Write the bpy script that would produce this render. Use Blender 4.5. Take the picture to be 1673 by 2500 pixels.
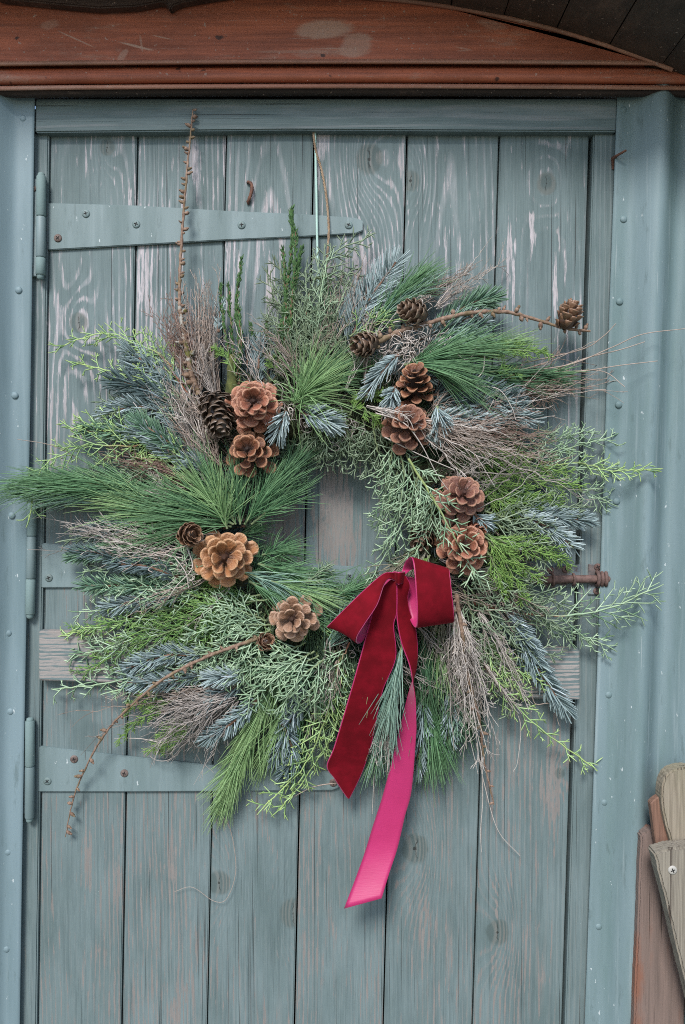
import bpy, bmesh, math, random
import numpy as np
from mathutils import Vector, Matrix

for _o in list(bpy.data.objects):
    bpy.data.objects.remove(_o, do_unlink=True)
random.seed(7)
RNG = np.random.default_rng(11)
scene = bpy.context.scene
COL = scene.collection
R = math.radians

# ------------------------------------------------------------------ camera
CAM = Vector((0.0, -1.25, 1.45))
PITCH = R(1.43)
FPX = 2500 / 36 * 28                      # focal length in photograph pixels
cd = bpy.data.cameras.new('camera'); cam = bpy.data.objects.new('camera', cd); COL.objects.link(cam)
cam.location = CAM; cam.rotation_euler = (R(90) - PITCH, 0, 0)
cd.sensor_fit = 'VERTICAL'; cd.sensor_height = 36; cd.sensor_width = 36; cd.lens = 28
cd.clip_start = 0.02; cd.clip_end = 500
scene.camera = cam

# ------------------------------------------------------------------ light
SUN_EL, SUN_AZ = 44, 14                   # degrees; azimuth measured from straight behind the camera towards the left
w = bpy.data.worlds.new('World'); scene.world = w; w.use_nodes = True
nt = w.node_tree; bg = nt.nodes['Background']
sky = nt.nodes.new('ShaderNodeTexSky'); sky.sky_type = 'NISHITA'; sky.sun_disc = False
sky.sun_elevation = R(SUN_EL); sky.sun_rotation = R(180 + SUN_AZ)
sky.air_density = 1.0; sky.dust_density = 1.0; sky.ozone_density = 1.0
nt.links.new(sky.outputs[0], bg.inputs[0]); bg.inputs[1].default_value = 0.075
sd = bpy.data.lights.new('sun', 'SUN'); sun = bpy.data.objects.new('sun', sd); COL.objects.link(sun)
sd.energy = 1.5; sd.angle = R(16); sd.color = (1.0, 0.985, 0.965)
_d = Vector((-math.sin(R(SUN_AZ)) * math.cos(R(SUN_EL)), -math.cos(R(SUN_AZ)) * math.cos(R(SUN_EL)), math.sin(R(SUN_EL))))
sun.rotation_euler = _d.to_track_quat('Z', 'Y').to_euler(); sun.location = (-1, -3, 4)
vs = scene.view_settings; vs.view_transform = 'Standard'; vs.look = 'None'; vs.gamma = 1; vs.exposure = 1.42
vs.use_curve_mapping = False
scene.cycles.use_denoising = False; scene.cycles.adaptive_threshold = 0.008; scene.cycles.filter_width = 1.05
scene.cycles.max_bounces = 4; scene.cycles.diffuse_bounces = 3; scene.cycles.glossy_bounces = 2

# ------------------------------------------------------------------ helpers
K = 1673 / 1568                           # measured-on-screen units to photograph pixels
CP, SP = math.cos(PITCH), math.sin(PITCH)
def P(px, py, mm=0.0):
    """point that stands mm millimetres in front of the door face, seen at photograph pixel px,py"""
    dx = (px - 836.5) / FPX; dv = -(py - 1250) / FPX
    ry = CP + SP * dv; rz = -SP + CP * dv
    t = (-mm / 1000 - CAM.y) / ry
    return Vector((CAM.x + dx * t, -mm / 1000, CAM.z + rz * t))
def D(x, y, mm=0.0): return P(x * K, y * K, mm)
MPP = 1.25 / FPX * K                      # metres per screen unit on the door

def tag(o, label=None, cat=None, group=None, kind=None):
    if label: o['label'] = label
    if cat: o['category'] = cat
    if group: o['group'] = group
    if kind: o['kind'] = kind
    return o
def empty(name, loc, label=None, cat=None, group=None):
    o = bpy.data.objects.new(name, None); COL.objects.link(o); o.location = loc; o.empty_display_size = .05
    return tag(o, label, cat, group)
def attach(o, parent):
    if parent is not None:
        o.parent = parent
        bpy.context.view_layer.update() if False else None
        o.matrix_parent_inverse = Matrix.Translation(-world_loc(parent))
def world_loc(o):
    return WLOC.get(o.name, Vector(o.location))
WLOC = {}
def link(name, me, parent=None):
    o = bpy.data.objects.new(name, me); COL.objects.link(o)
    if parent is not None: attach(o, parent)
    WLOC[o.name] = Vector((0, 0, 0))
    return o

class Buf:
    """collects vertices, faces and a per-vertex tint"""
    def __init__(s): s.v = []; s.f = []; s.t = []; s.n = 0; s.m = []
    def add(s, v, f, t=None, mi=0):
        v = np.asarray(v, float).reshape(-1, 3)
        if t is None: t = np.full((len(v), 3), .5)
        t = np.asarray(t, float)
        if t.ndim == 1: t = np.tile(t, (len(v), 1))
        s.v.append(v); s.t.append(t)
        f = np.asarray(f, np.int64)
        s.f.append(f + s.n); s.m.append((len(f), mi)); s.n += len(v)
    def mesh(s, name, mats, smooth=True):
        me = bpy.data.meshes.new(name)
        v = np.concatenate(s.v); t = np.concatenate(s.t)
        me.vertices.add(len(v)); me.vertices.foreach_set('co', v.ravel())
        loops = np.concatenate([f.ravel() for f in s.f]); sizes = np.concatenate([np.full(len(f), f.shape[1]) for f in s.f])
        starts = np.concatenate([[0], np.cumsum(sizes)[:-1]])
        me.loops.add(len(loops)); me.loops.foreach_set('vertex_index', loops)
        me.polygons.add(len(sizes)); me.polygons.foreach_set('loop_start', starts.astype(np.int32))
        try: me.polygons.foreach_set('loop_total', sizes.astype(np.int32))
        except Exception: pass
        mi = np.concatenate([np.full(n, m) for n, m in s.m]); me.polygons.foreach_set('material_index', mi.astype(np.int32))
        if smooth: me.polygons.foreach_set('use_smooth', np.ones(len(sizes), bool))
        a = me.attributes.new('tint', 'FLOAT_COLOR', 'POINT')
        c = np.ones((len(v), 4)); c[:, :3] = t; a.data.foreach_set('color', c.ravel())
        for m in (mats if isinstance(mats, (list, tuple)) else [mats]): me.materials.append(m)
        me.update(calc_edges=True); me.validate()
        return me
    def build(s, name, mats, parent=None, smooth=True): return link(name, s.mesh(name, mats, smooth), parent)

def nrm(a): return a / np.maximum(np.linalg.norm(a, axis=-1, keepdims=True), 1e-9)
def frames(d, ref=None):
    d = nrm(np.atleast_2d(d))
    if ref is None: ref = np.tile(np.array([0, -1., 0]), (len(d), 1))
    s = np.cross(d, ref); bad = np.linalg.norm(s, axis=1) < 1e-3
    if bad.any(): s[bad] = np.cross(d[bad], [1., 0.1, 0])
    s = nrm(s); u = np.cross(s, d)
    return s, u
def spikes(buf, base, d, L, W, bend=None, prof=(1, .9, .2), sides=3, flat=1.0, r=None, ref=None, t0=0., t1=1., mi=0):
    """N tapered, bent needles in one go"""
    base = np.atleast_2d(base); d = nrm(np.atleast_2d(d)); N = len(base)
    L = np.broadcast_to(np.asarray(L, float), (N,)); W = np.broadcast_to(np.asarray(W, float), (N,))
    if bend is None: bend = np.zeros((N, 3))
    s, u = frames(d, ref); k = len(prof); V = np.zeros((N, k, sides, 3)); T = np.zeros((N, k, sides, 3))
    if r is None: r = RNG.random(N)
    for i, p in enumerate(prof):
        t = i / (k - 1); c = base + d * (L * t)[:, None] + bend * (L * t * t)[:, None]
        for j in range(sides):
            a = 2 * math.pi * j / sides + math.pi / 2
            V[:, i, j] = c + s * (W * p * math.cos(a) * .5)[:, None] + u * (W * p * flat * math.sin(a) * .5)[:, None]
            T[:, i, j, 0] = r; T[:, i, j, 1] = t0 + (t1 - t0) * t; T[:, i, j, 2] = .5 + .5 * math.sin(a)
    idx = np.arange(N * k * sides).reshape(N, k, sides); F = []
    for i in range(k - 1):
        for j in range(sides):
            j2 = (j + 1) % sides
            F.append(np.stack([idx[:, i, j], idx[:, i, j2], idx[:, i + 1, j2], idx[:, i + 1, j]], -1))
    buf.add(V.reshape(-1, 3), np.concatenate(F), T.reshape(-1, 3), mi)
    if sides == 3: buf.add(V[:, -1].reshape(-1, 3), np.arange(N * 3).reshape(N, 3), T[:, -1].reshape(-1, 3), mi)
    else: buf.add(V[:, -1].reshape(-1, 3), np.arange(N * sides).reshape(N, sides), T[:, -1].reshape(-1, 3), mi)

def spline(pts, n):
    p = np.array([list(q) for q in pts], float)
    if len(p) == 2: return p[0] + (p[1] - p[0]) * np.linspace(0, 1, n)[:, None]
    q = np.vstack([2 * p[0] - p[1], p, 2 * p[-1] - p[-2]]); out = []
    seg = np.linspace(0, len(p) - 1 - 1e-9, n)
    for s in seg:
        i = int(s); t = s - i; a, b, c, e = q[i:i + 4]
        out.append(.5 * ((2 * b) + (-a + c) * t + (2 * a - 5 * b + 4 * c - e) * t * t + (-a + 3 * b - 3 * c + e) * t ** 3))
    return np.array(out)
def tangents(c): return nrm(np.gradient(c, axis=0))
def tube(buf, c, rad, sides=6, tint=(.5, .5, .5), cap=True, wob=0., mi=0):
    c = np.asarray(c, float); n = len(c); rad = np.broadcast_to(np.asarray(rad, float), (n,))
    t = tangents(c); s = np.cross(t[0], [0.31, -.87, .2]); s /= np.linalg.norm(s); S = []
    for i in range(n):
        s = s - t[i] * np.dot(s, t[i]); s /= max(np.linalg.norm(s), 1e-9); S.append(s)
    S = np.array(S); U = np.cross(S, t); a = np.arange(sides) * 2 * math.pi / sides
    rr = rad[:, None] * (1 + wob * (RNG.random((n, sides)) - .5))
    V = c[:, None] + S[:, None] * (np.cos(a)[None, :] * rr)[..., None] + U[:, None] * (np.sin(a)[None, :] * rr)[..., None]
    idx = np.arange(n * sides).reshape(n, sides); j2 = np.roll(np.arange(sides), -1)
    F = np.stack([idx[:-1], idx[:-1][:, j2], idx[1:][:, j2], idx[1:]], -1).reshape(-1, 4)
    T = np.tile(np.asarray(tint, float), (n * sides, 1)); T[:, 1] = np.repeat(np.linspace(0, 1, n), sides)
    T[:, 0] += (RNG.random(n * sides) - .5) * .3
    buf.add(V.reshape(-1, 3), F, T, mi)
    if cap:
        for row in (idx[0][::-1], idx[-1]):
            buf.add(V.reshape(-1, 3)[row], np.arange(sides)[None, :], T[row], mi)
def lump(buf, c, r, axis=(0, 0, 1), stretch=1., rough=.25, tint=(.5, .5, .5), seg=6, rings=5, mi=0):
    ax = np.array(axis, float); ax /= np.linalg.norm(ax); s, u = frames(ax[None]); s, u = s[0], u[0]; V = []
    for i in range(rings + 1):
        th = math.pi * i / rings
        for j in range(seg):
            ph = 2 * math.pi * (j + .5 * (i % 2)) / seg; q = r * (1 + rough * (RNG.random() - .5))
            V.append(np.array(c) + ax * (math.cos(th) * q * stretch) + (s * math.cos(ph) + u * math.sin(ph)) * (math.sin(th) * q))
    F = [(i * seg + j, i * seg + (j + 1) % seg, (i + 1) * seg + (j + 1) % seg, (i + 1) * seg + j) for i in range(rings) for j in range(seg)]
    buf.add(V, F, tint, mi)

def prism(name, poly, y0, y1, mat, parent=None, bevel=0.0015, seg=1):
    """solid with the outline poly (x,z) between depths y0 (front) and y1 (back)"""
    bm = bmesh.new(); n = len(poly)
    a = [bm.verts.new((x, y0, z)) for x, z in poly]; b = [bm.verts.new((x, y1, z)) for x, z in poly]
    bm.faces.new(a); bm.faces.new(b[::-1])
    for i in range(n): bm.faces.new((a[i], b[i], b[(i + 1) % n], a[(i + 1) % n]))
    bmesh.ops.recalc_face_normals(bm, faces=bm.faces)
    if bevel: bmesh.ops.bevel(bm, geom=list(bm.edges), offset=bevel, segments=seg, affect='EDGES', clamp_overlap=True)
    me = bpy.data.meshes.new(name); bm.to_mesh(me); bm.free(); me.materials.append(mat)
    return link(name, me, parent)
def quadS(pts, mm):                          # photograph pixels -> (x,z) outline at mm in front of the door
    return [(P(x, y, mm).x, P(x, y, mm).z) for x, y in pts]
def quadD(pts, mm): return quadS([(x * K, y * K) for x, y in pts], mm)

# ------------------------------------------------------------------ material kit
class NG:
    def __init__(s, name):
        s.m = bpy.data.materials.new(name); s.m.use_nodes = True; s.t = s.m.node_tree; s.b = s.t.nodes['Principled BSDF']
    def n(s, typ, **kw):
        x = s.t.nodes.new(typ)
        for k, v in kw.items(): setattr(x, k, v)
        return x
    def l(s, a, b): s.t.links.new(a, b)
    def put(s, sock, v):
        if hasattr(v, 'is_output'): s.l(v, sock)
        elif isinstance(v, (tuple, list)) and len(v) == 3 and sock.type == 'RGBA': sock.default_value = (*v, 1)
        else: sock.default_value = v
    def math(s, op, a, b=0., c=0., clamp=False):
        x = s.n('ShaderNodeMath', operation=op, use_clamp=clamp); s.put(x.inputs[0], a); s.put(x.inputs[1], b); s.put(x.inputs[2], c)
        return x.outputs[0]
    def mix(s, f, a, b, blend='MIX'):
        x = s.n('ShaderNodeMix', data_type='RGBA', blend_type=blend); s.put(x.inputs[0], f); s.put(x.inputs[6], a); s.put(x.inputs[7], b)
        return x.outputs[2]
    def vec(s, x, y, z):
        c = s.n('ShaderNodeCombineXYZ'); s.put(c.inputs[0], x); s.put(c.inputs[1], y); s.put(c.inputs[2], z); return c.outputs[0]
    def noise(s, v, scale, detail=4, rough=.55, dist=0.):
        x = s.n('ShaderNodeTexNoise'); s.put(x.inputs['Vector'], v); x.inputs['Scale'].default_value = scale
        x.inputs['Detail'].default_value = detail; x.inputs['Roughness'].default_value = rough; x.inputs['Distortion'].default_value = dist
        return x.outputs['Fac']
    def ramp(s, f, a, b, smooth=True):
        x = s.n('ShaderNodeMapRange', interpolation_type='SMOOTHSTEP' if smooth else 'LINEAR'); s.put(x.inputs[0], f); s.put(x.inputs[1], a); s.put(x.inputs[2], b)
        return x.outputs[0]
    def obj(s):
        x = s.n('ShaderNodeTexCoord'); y = s.n('ShaderNodeSeparateXYZ'); s.l(x.outputs['Object'], y.inputs[0])
        return x.outputs['Object'], y.outputs[0], y.outputs[1], y.outputs[2]
    def scaled(s, v, sc, off=(0, 0, 0)):
        x = s.n('ShaderNodeMapping'); s.put(x.inputs[0], v); x.inputs['Scale'].default_value = sc; x.inputs['Location'].default_value = off
        return x.outputs[0]
    def tint(s):
        x = s.n('ShaderNodeAttribute', attribute_name='tint'); y = s.n('ShaderNodeSeparateColor'); s.l(x.outputs['Color'], y.inputs[0])
        return y.outputs[0], y.outputs[1], y.outputs[2]
    def bump(s, h, strength=.3, dist=.001):
        x = s.n('ShaderNodeBump'); s.put(x.inputs['Height'], h); x.inputs['Strength'].default_value = strength; x.inputs['Distance'].default_value = dist
        s.l(x.outputs[0], s.b.inputs['Normal'])
    def col(s, c): s.put(s.b.inputs['Base Color'], c)
    def rough(s, r): s.put(s.b.inputs['Roughness'], r)

PAINT = (0.147, 0.193, 0.196); PAINT2 = (0.096, 0.134, 0.133)
def painted_wood(name, xc=0., slope=.02, zc=1.45, off=.02, knots=(), wear=.5, seed=0., bare=(), horiz=False, pale=(.68, .62, .65), low=(.26, .23, .212), ring=.0062, lowz=(1.38, 1.66), dark=0.):
    g = NG(name); o, x, y, z = g.obj()
    if horiz: x, z = z, x
    sv = g.vec(x, seed, z)
    big = g.noise(g.scaled(sv, (9, 1, 1.5)), 1, 3)
    wob = g.math('MULTIPLY', g.math('SUBTRACT', big, .5), .03)
    fine = g.math('MULTIPLY', g.math('SUBTRACT', g.noise(g.scaled(sv, (40, 1, 6)), 1, 2), .5), .0035)
    xs = g.math('SUBTRACT', x, xc); ax = g.math('ADD', g.math('MULTIPLY', g.math('SUBTRACT', z, zc), slope), off)
    u = g.math('SQRT', g.math('ADD', g.math('MULTIPLY', xs, xs), g.math('MULTIPLY', ax, ax)))
    u = g.math('ADD', g.math('ADD', u, wob), fine)
    kmask = None; kcore = None
    for (kx, kz, kr) in knots:
        dx = g.math('DIVIDE', g.math('SUBTRACT', x, kx), kr); dz = g.math('DIVIDE', g.math('SUBTRACT', z, kz), kr * 1.15)
        r2 = g.math('ADD', g.math('MULTIPLY', dx, dx), g.math('MULTIPLY', dz, dz))
        far = g.math('ADD', g.math('MULTIPLY', dx, dx), g.math('MULTIPLY', g.math('MULTIPLY', dz, dz), .3))
        e = g.math('POWER', 2.718, g.math('MULTIPLY', far, -.42))
        u = g.math('ADD', u, g.math('MULTIPLY', e, kr * 1.9))
        rr = g.math('SQRT', r2); rn = g.math('ADD', rr, g.math('MULTIPLY', g.math('SUBTRACT', g.noise(g.scaled(sv, (90, 1, 90)), 1, 2), .5), .35))
        m = g.ramp(rn, 1.0, .72); kmask = m if kmask is None else g.math('MAXIMUM', kmask, m)
        th = g.math('ARCTAN2', dx, dz)                       # star-shaped heart crack
        star = g.math('MULTIPLY', g.ramp(g.math('ABSOLUTE', g.math('SINE', g.math('ADD', th, g.math('MULTIPLY', g.math('SUBTRACT', g.noise(g.scaled(sv, (70, 1, 70)), 1, 2), .5), 1.6)))), .14, .02), g.ramp(rn, .75, .3))
        c = g.math('MAXIMUM', g.math('MULTIPLY', star, g.ramp(rn, .0, .12)), g.ramp(rn, .12, .05)); kcore = c if kcore is None else g.math('MAXIMUM', kcore, c)
    rings = g.math('ADD', g.math('MULTIPLY', g.math('SINE', g.math('MULTIPLY', u, 2 * math.pi / ring)), .5), .5)
    streak = g.noise(g.scaled(sv, (340, 1, 13)), 1, 3, .62)
    streak2 = g.noise(g.scaled(sv, (130, 1, 22)), 1, 4, .65)
    patch = g.noise(g.scaled(sv, (13, 1, 3.0), (3.1 + seed, 0, 1.7)), 1, 3, .6)
    wv = g.math('ADD', g.math('ADD', g.math('MULTIPLY', rings, .15), g.math('MULTIPLY', streak, .80)), g.math('ADD', g.math('MULTIPLY', streak2, .40), g.math('MULTIPLY', patch, .52)))
    for (bx, bz, brx, brz, am) in bare:                      # patches where the paint has come off
        ex = g.math('DIVIDE', g.math('SUBTRACT', x, bx), brx); ez = g.math('DIVIDE', g.math('SUBTRACT', z, bz), brz)
        wv = g.math('ADD', wv, g.math('MULTIPLY', g.math('POWER', 2.718, g.math('MULTIPLY', g.math('ADD', g.math('MULTIPLY', ex, ex), g.math('MULTIPLY', ez, ez)), -1.)), am))
    th0 = 1.315 - wear * .40
    worn = g.ramp(wv, th0, th0 + .06)
    chip = g.ramp(g.math('ADD', g.noise(g.scaled(sv, (60, 1, 16), (9, 0, 4)), 1, 5, .7), g.math('MULTIPLY', patch, .35)), 1.0 - wear * .20, 1.045 - wear * .20)
    worn = g.math('MAXIMUM', worn, g.math('MULTIPLY', chip, .8))
    var = g.noise(g.scaled(sv, (14, 1, 5)), 1, 5, .6)
    paint = g.mix(g.ramp(var, .3, .75), PAINT, PAINT2)
    grainl = g.noise(g.scaled(sv, (260, 1, 5)), 1, 3, .6)
    paint = g.mix(g.math('MULTIPLY', g.ramp(grainl, .45, .75), .45), paint, (.06, .085, .09))
    fgr = g.noise(g.scaled(sv, (720, 1, 16)), 1, 3, .7); paint = g.mix(g.math('MULTIPLY', g.ramp(fgr, .52, .68), .2), paint, (.27, .30, .305)); paint = g.mix(g.math('MULTIPLY', g.ramp(fgr, .46, .32), .3), paint, (.045, .06, .062))
    dull = g.math('MULTIPLY', g.ramp(rings, .62, 1.0), g.ramp(g.math('ADD', patch, g.math('MULTIPLY', streak2, .4)), .55, .85))
    expo = g.mix(g.ramp(z if not horiz else g.math('ADD', z, 1.2), lowz[0], lowz[1]), low, pale) if not horiz else g.mix(var, low, pale)
    c = g.mix(g.math('MULTIPLY', dull, .22), paint, expo)
    c = g.mix(g.math('MULTIPLY', g.math('MULTIPLY', worn, g.ramp(g.noise(g.scaled(sv, (500, 1, 60)), 1, 3, .7), .25, .55)), .95), c, g.mix(g.noise(g.scaled(sv, (200, 1, 12)), 1, 4, .7), tuple(q * .55 for q in low), expo) if not horiz else expo)
    crack = g.math('MULTIPLY', g.ramp(g.noise(g.scaled(sv, (330, 1, 2.6), (7, 0, seed)), 1, 2, .5), .66, .71), .85)
    c = g.mix(crack, c, (.035, .042, .042))
    h = g.math('ADD', g.math('MULTIPLY', rings, .35), g.math('ADD', g.math('MULTIPLY', grainl, .5), g.math('MULTIPLY', worn, -.35)))
    h = g.math('SUBTRACT', h, crack)
    if kmask is not None:
        kc = g.mix(g.ramp(rings, .2, .8), (.065, .088, .084), (.125, .135, .122))
        c = g.mix(g.math('MULTIPLY', kmask, .7), c, kc); c = g.mix(g.math('MULTIPLY', kcore, .85), c, (.02, .02, .018)); h = g.math('SUBTRACT', h, kcore)
    if dark: c = g.mix(dark, c, (.05, .06, .058))
    g.col(c); g.rough(g.math('ADD', .66, g.math('MULTIPLY', worn, .2))); g.b.inputs['Specular IOR Level'].default_value = .3; g.bump(h, .5, .0008)
    return g.m

def metal_paint(name, base=(.165, .25, .262), streaks=.5, rust=.15, dirt=(.10, .165, .15), seed=0.):
    g = NG(name); o, x, y, z = g.obj()
    v = g.vec(g.math('ADD', x, seed), y, z)
    a = g.noise(g.scaled(v, (22, 22, 2.2)), 1, 5, .6); b = g.noise(g.scaled(v, (95, 95, 3)), 1, 4, .6)
    base = tuple(q * f for q, f in zip(base, (.98, 1.0, 1.0))); dirt = tuple(q * f for q, f in zip(dirt, (.9, .94, .94))); c = g.mix(g.ramp(a, .35, .75), base, dirt)
    c = g.mix(g.math('MULTIPLY', g.ramp(b, .56, .78), streaks), c, (.34, .40, .41))
    fl = g.noise(g.scaled(v, (150, 150, 60)), 1, 3, .6); c = g.mix(g.math('MULTIPLY', g.ramp(fl, .70, .73), .8), c, (.50, .54, .54))
    sc2 = g.noise(g.scaled(v, (260, 260, 7), (3, 1, 9)), 1, 4, .65); c = g.mix(g.math('MULTIPLY', g.ramp(sc2, .66, .74), .55 * streaks + .15), c, (.40, .43, .43))
    gm = g.noise(g.scaled(v, (60, 60, 12), (1, 5, 2)), 1, 5, .7); c = g.mix(g.math('MULTIPLY', g.ramp(gm, .58, .72), .45), c, (.055, .085, .08))
    sp = g.noise(g.scaled(v, (40, 40, 22), (5, 2, 1)), 1, 6, .75); c = g.mix(g.math('MULTIPLY', g.ramp(sp, .72, .78), rust), c, (.13, .065, .035))
    g.col(c); g.rough(g.math('ADD', .46, g.math('MULTIPLY', a, .3))); g.bump(g.math('ADD', a, g.math('MULTIPLY', fl, .3)), .22, .002)
    return g.m
def rusty(name, a=(.10, .045, .028), b=(.20, .10, .06), paint=None, amt=.45):
    g = NG(name); o, x, y, z = g.obj(); n = g.noise(o, 120, 5, .7); c = g.mix(g.ramp(n, .35, .7), a, b)
    if paint: c = g.mix(g.ramp(g.noise(o, 55, 4, .6), amt, amt + .1), paint, c)
    g.col(c); g.rough(.8); g.bump(n, .5, .001); return g.m
def varnished(name, a=(.46, .125, .058), b=(.22, .062, .033), seed=0., pale=.5, marks=()):
    g = NG(name); o, x, y, z = g.obj(); v = g.vec(x, g.math('ADD', y, seed), z)
    gr = g.noise(g.scaled(v, (5, 30, 170)), 1, 6, .7); cl = g.noise(g.scaled(v, (7, 8, 16)), 1, 5, .65); g2 = g.noise(g.scaled(v, (1.6, 10, 36)), 1, 4, .6)
    c = g.mix(g.ramp(g.math('ADD', g.math('MULTIPLY', gr, .6), g.math('MULTIPLY', g2, .4)), .34, .66), a, b); c = g.mix(g.math('MULTIPLY', g.ramp(cl, .46, .68), .6), c, tuple(q * .42 for q in a))
    bl = g.noise(g.scaled(v, (5, 3, 20), (1.3, seed, .4)), 1, 7, .75); c = g.mix(g.math('MULTIPLY', g.ramp(bl, .55, .66), pale), c, (.36, .20, .145))
    sk = g.noise(g.scaled(v, (12, 40, 320), (2, seed, 1)), 1, 3, .6); c = g.mix(g.math('MULTIPLY', g.ramp(sk, .66, .72), pale), c, (.42, .29, .23))
    dt = g.noise(g.scaled(v, (190, 190, 190)), 1, 2, .5); c = g.mix(g.math('MULTIPLY', g.ramp(dt, .69, .73), .7), c, (.38, .27, .22))
    hole = g.noise(g.scaled(v, (34, 10, 44), (8, 0, 3)), 1, 2, .5); c = g.mix(g.math('MULTIPLY', g.ramp(hole, .72, .76), .85), c, (.02, .012, .01))
    for (px_, py_, rx_, ry_, an, am) in marks:                # rubbed patches and scratches where they are on the board
        q = P(px_, py_, 56); ca, sa = math.cos(an), math.sin(an); ux = g.math('SUBTRACT', x, q.x); uz = g.math('SUBTRACT', z, q.z)
        e1 = g.math('DIVIDE', g.math('ADD', g.math('MULTIPLY', ux, ca), g.math('MULTIPLY', uz, sa)), rx_ * MPP / K); e2 = g.math('DIVIDE', g.math('SUBTRACT', g.math('MULTIPLY', uz, ca), g.math('MULTIPLY', ux, sa)), ry_ * MPP / K)
        e = g.math('POWER', 2.718, g.math('MULTIPLY', g.math('ADD', g.math('MULTIPLY', e1, e1), g.math('MULTIPLY', e2, e2)), -1.))
        c = g.mix(g.math('MULTIPLY', g.ramp(g.math('ADD', e, g.math('MULTIPLY', g.math('SUBTRACT', bl, .5), 1.6)), .35, .7), am), c, (.44, .27, .20))
    g.col(c); g.rough(g.math('ADD', .42, g.math('MULTIPLY', gr, .35))); g.bump(g.math('ADD', gr, g.math('MULTIPLY', bl, -.6)), .4, .0015); return g.m
def raw_wood(name, a, b, stain=None, stain_amt=.6, vert=True, ring=.007, slope=.03, seed=0., moss=0.):
    g = NG(name); o, x, y, z = g.obj(); v = g.vec(g.math('ADD', x, seed), g.math('ADD', y, seed), z)
    wob = g.math('MULTIPLY', g.math('SUBTRACT', g.noise(g.scaled(v, (14, 14, 3)), 1, 3), .5), .05)
    u = g.math('ADD', g.math('ADD', x, g.math('MULTIPLY', y, .6)), wob)
    rg = g.math('ADD', g.math('MULTIPLY', g.math('SINE', g.math('MULTIPLY', u, 2 * math.pi / ring)), .5), .5)
    f = g.noise(g.scaled(v, (300, 300, 9)), 1, 4, .65); ms = g.math('ADD', g.math('MULTIPLY', g.math('MULTIPLY', rg, g.noise(g.scaled(v, (30, 30, 8)), 1, 3)), .2), g.math('MULTIPLY', f, .9))
    c = g.mix(g.ramp(ms, .25, .85), a, b)
    if stain: c = g.mix(g.math('MULTIPLY', g.ramp(g.noise(g.scaled(v, (24, 24, 4.5), (2, 1, 0)), 1, 4, .6), .50, .64), stain_amt), c, stain)
    if moss: c = g.mix(g.math('MULTIPLY', g.ramp(g.noise(g.scaled(v, (12, 12, 8)), 1, 4, .6), .42, .68), moss), c, (.19, .21, .10))
    cr = g.ramp(g.noise(g.scaled(v, (150, 150, 2.6), (4, 0, 2)), 1, 3), .62, .67); c = g.mix(g.math('MULTIPLY', cr, .85), c, (.045, .03, .022))
    g.col(c); g.rough(.8); g.bump(g.math('SUBTRACT', ms, cr), .6, .0015); return g.m
def leafy(name, a, b, tip=None, tipw=.5, under=None, uw=.6, rough=.55, spec=.35, base=None):
    g = NG(name); r, t, s = g.tint(); c = g.mix(r, a, b)
    if base: c = g.mix(g.ramp(t, .45, .0), c, base)
    if tip: c = g.mix(g.math('MULTIPLY', g.math('POWER', t, 2.2), tipw), c, tip)
    if under: c = g.mix(g.math('MULTIPLY', g.ramp(s, .55, .1), uw), c, under)
    g.col(c); g.rough(rough); g.b.inputs['Specular IOR Level'].default_value = spec
    try: g.b.inputs['Subsurface Weight'].default_value = 0.0
    except Exception: pass
    return g.m
def bark(name, a, b, moss=0., lich=0.):
    g = NG(name); o, x, y, z = g.obj(); n = g.noise(o, 160, 4, .7); c = g.mix(g.ramp(n, .3, .7), a, b)
    if moss: c = g.mix(g.math('MULTIPLY', g.ramp(g.noise(o, 45, 3, .6), .48, .6), moss), c, (.085, .085, .012))
    if lich: c = g.mix(g.math('MULTIPLY', g.ramp(g.noise(o, 70, 3, .6, ), .55, .62), lich), c, (.4, .4, .36))
    g.col(c); g.rough(.85); g.bump(n, .5, .0008); return g.m
def plain(name, c, r=.6, spec=.4):
    g = NG(name); o, x, y, z = g.obj(); n = g.noise(o, 60, 4, .6); g.col(g.mix(g.math('MULTIPLY', n, .5), c, tuple(q * .6 for q in c)))
    g.rough(r); g.b.inputs['Specular IOR Level'].default_value = spec; return g.m

# ------------------------------------------------------------------ ground
def ground():
    g = NG('ground_earth'); o, x, y, z = g.obj(); n = g.noise(o, 3, 6, .7); n2 = g.noise(o, 60, 4, .7)
    c = g.mix(g.ramp(n, .35, .65), (.16, .15, .125), (.075, .10, .045)); g.col(g.mix(g.math('MULTIPLY', n2, .5), c, (.22, .21, .19))); g.rough(.9); g.bump(n2, .6, .01)
    b = Buf(); s = np.linspace(-1, 1, 41); s = np.sign(s) * np.abs(s) ** 2.2 * 120; V = []
    for yy in s:
        for xx in s: V.append((xx, yy, -.02 + .02 * math.sin(xx * 3.1) * math.cos(yy * 2.3) * min(1, 6 / (1 + abs(xx) + abs(yy)))))
    F = [(i * 41 + j, i * 41 + j + 1, (i + 1) * 41 + j + 1, (i + 1) * 41 + j) for i in range(40) for j in range(40)]
    b.add(V, F); tag(b.build('ground', g.m), kind='structure')
ground()

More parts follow.
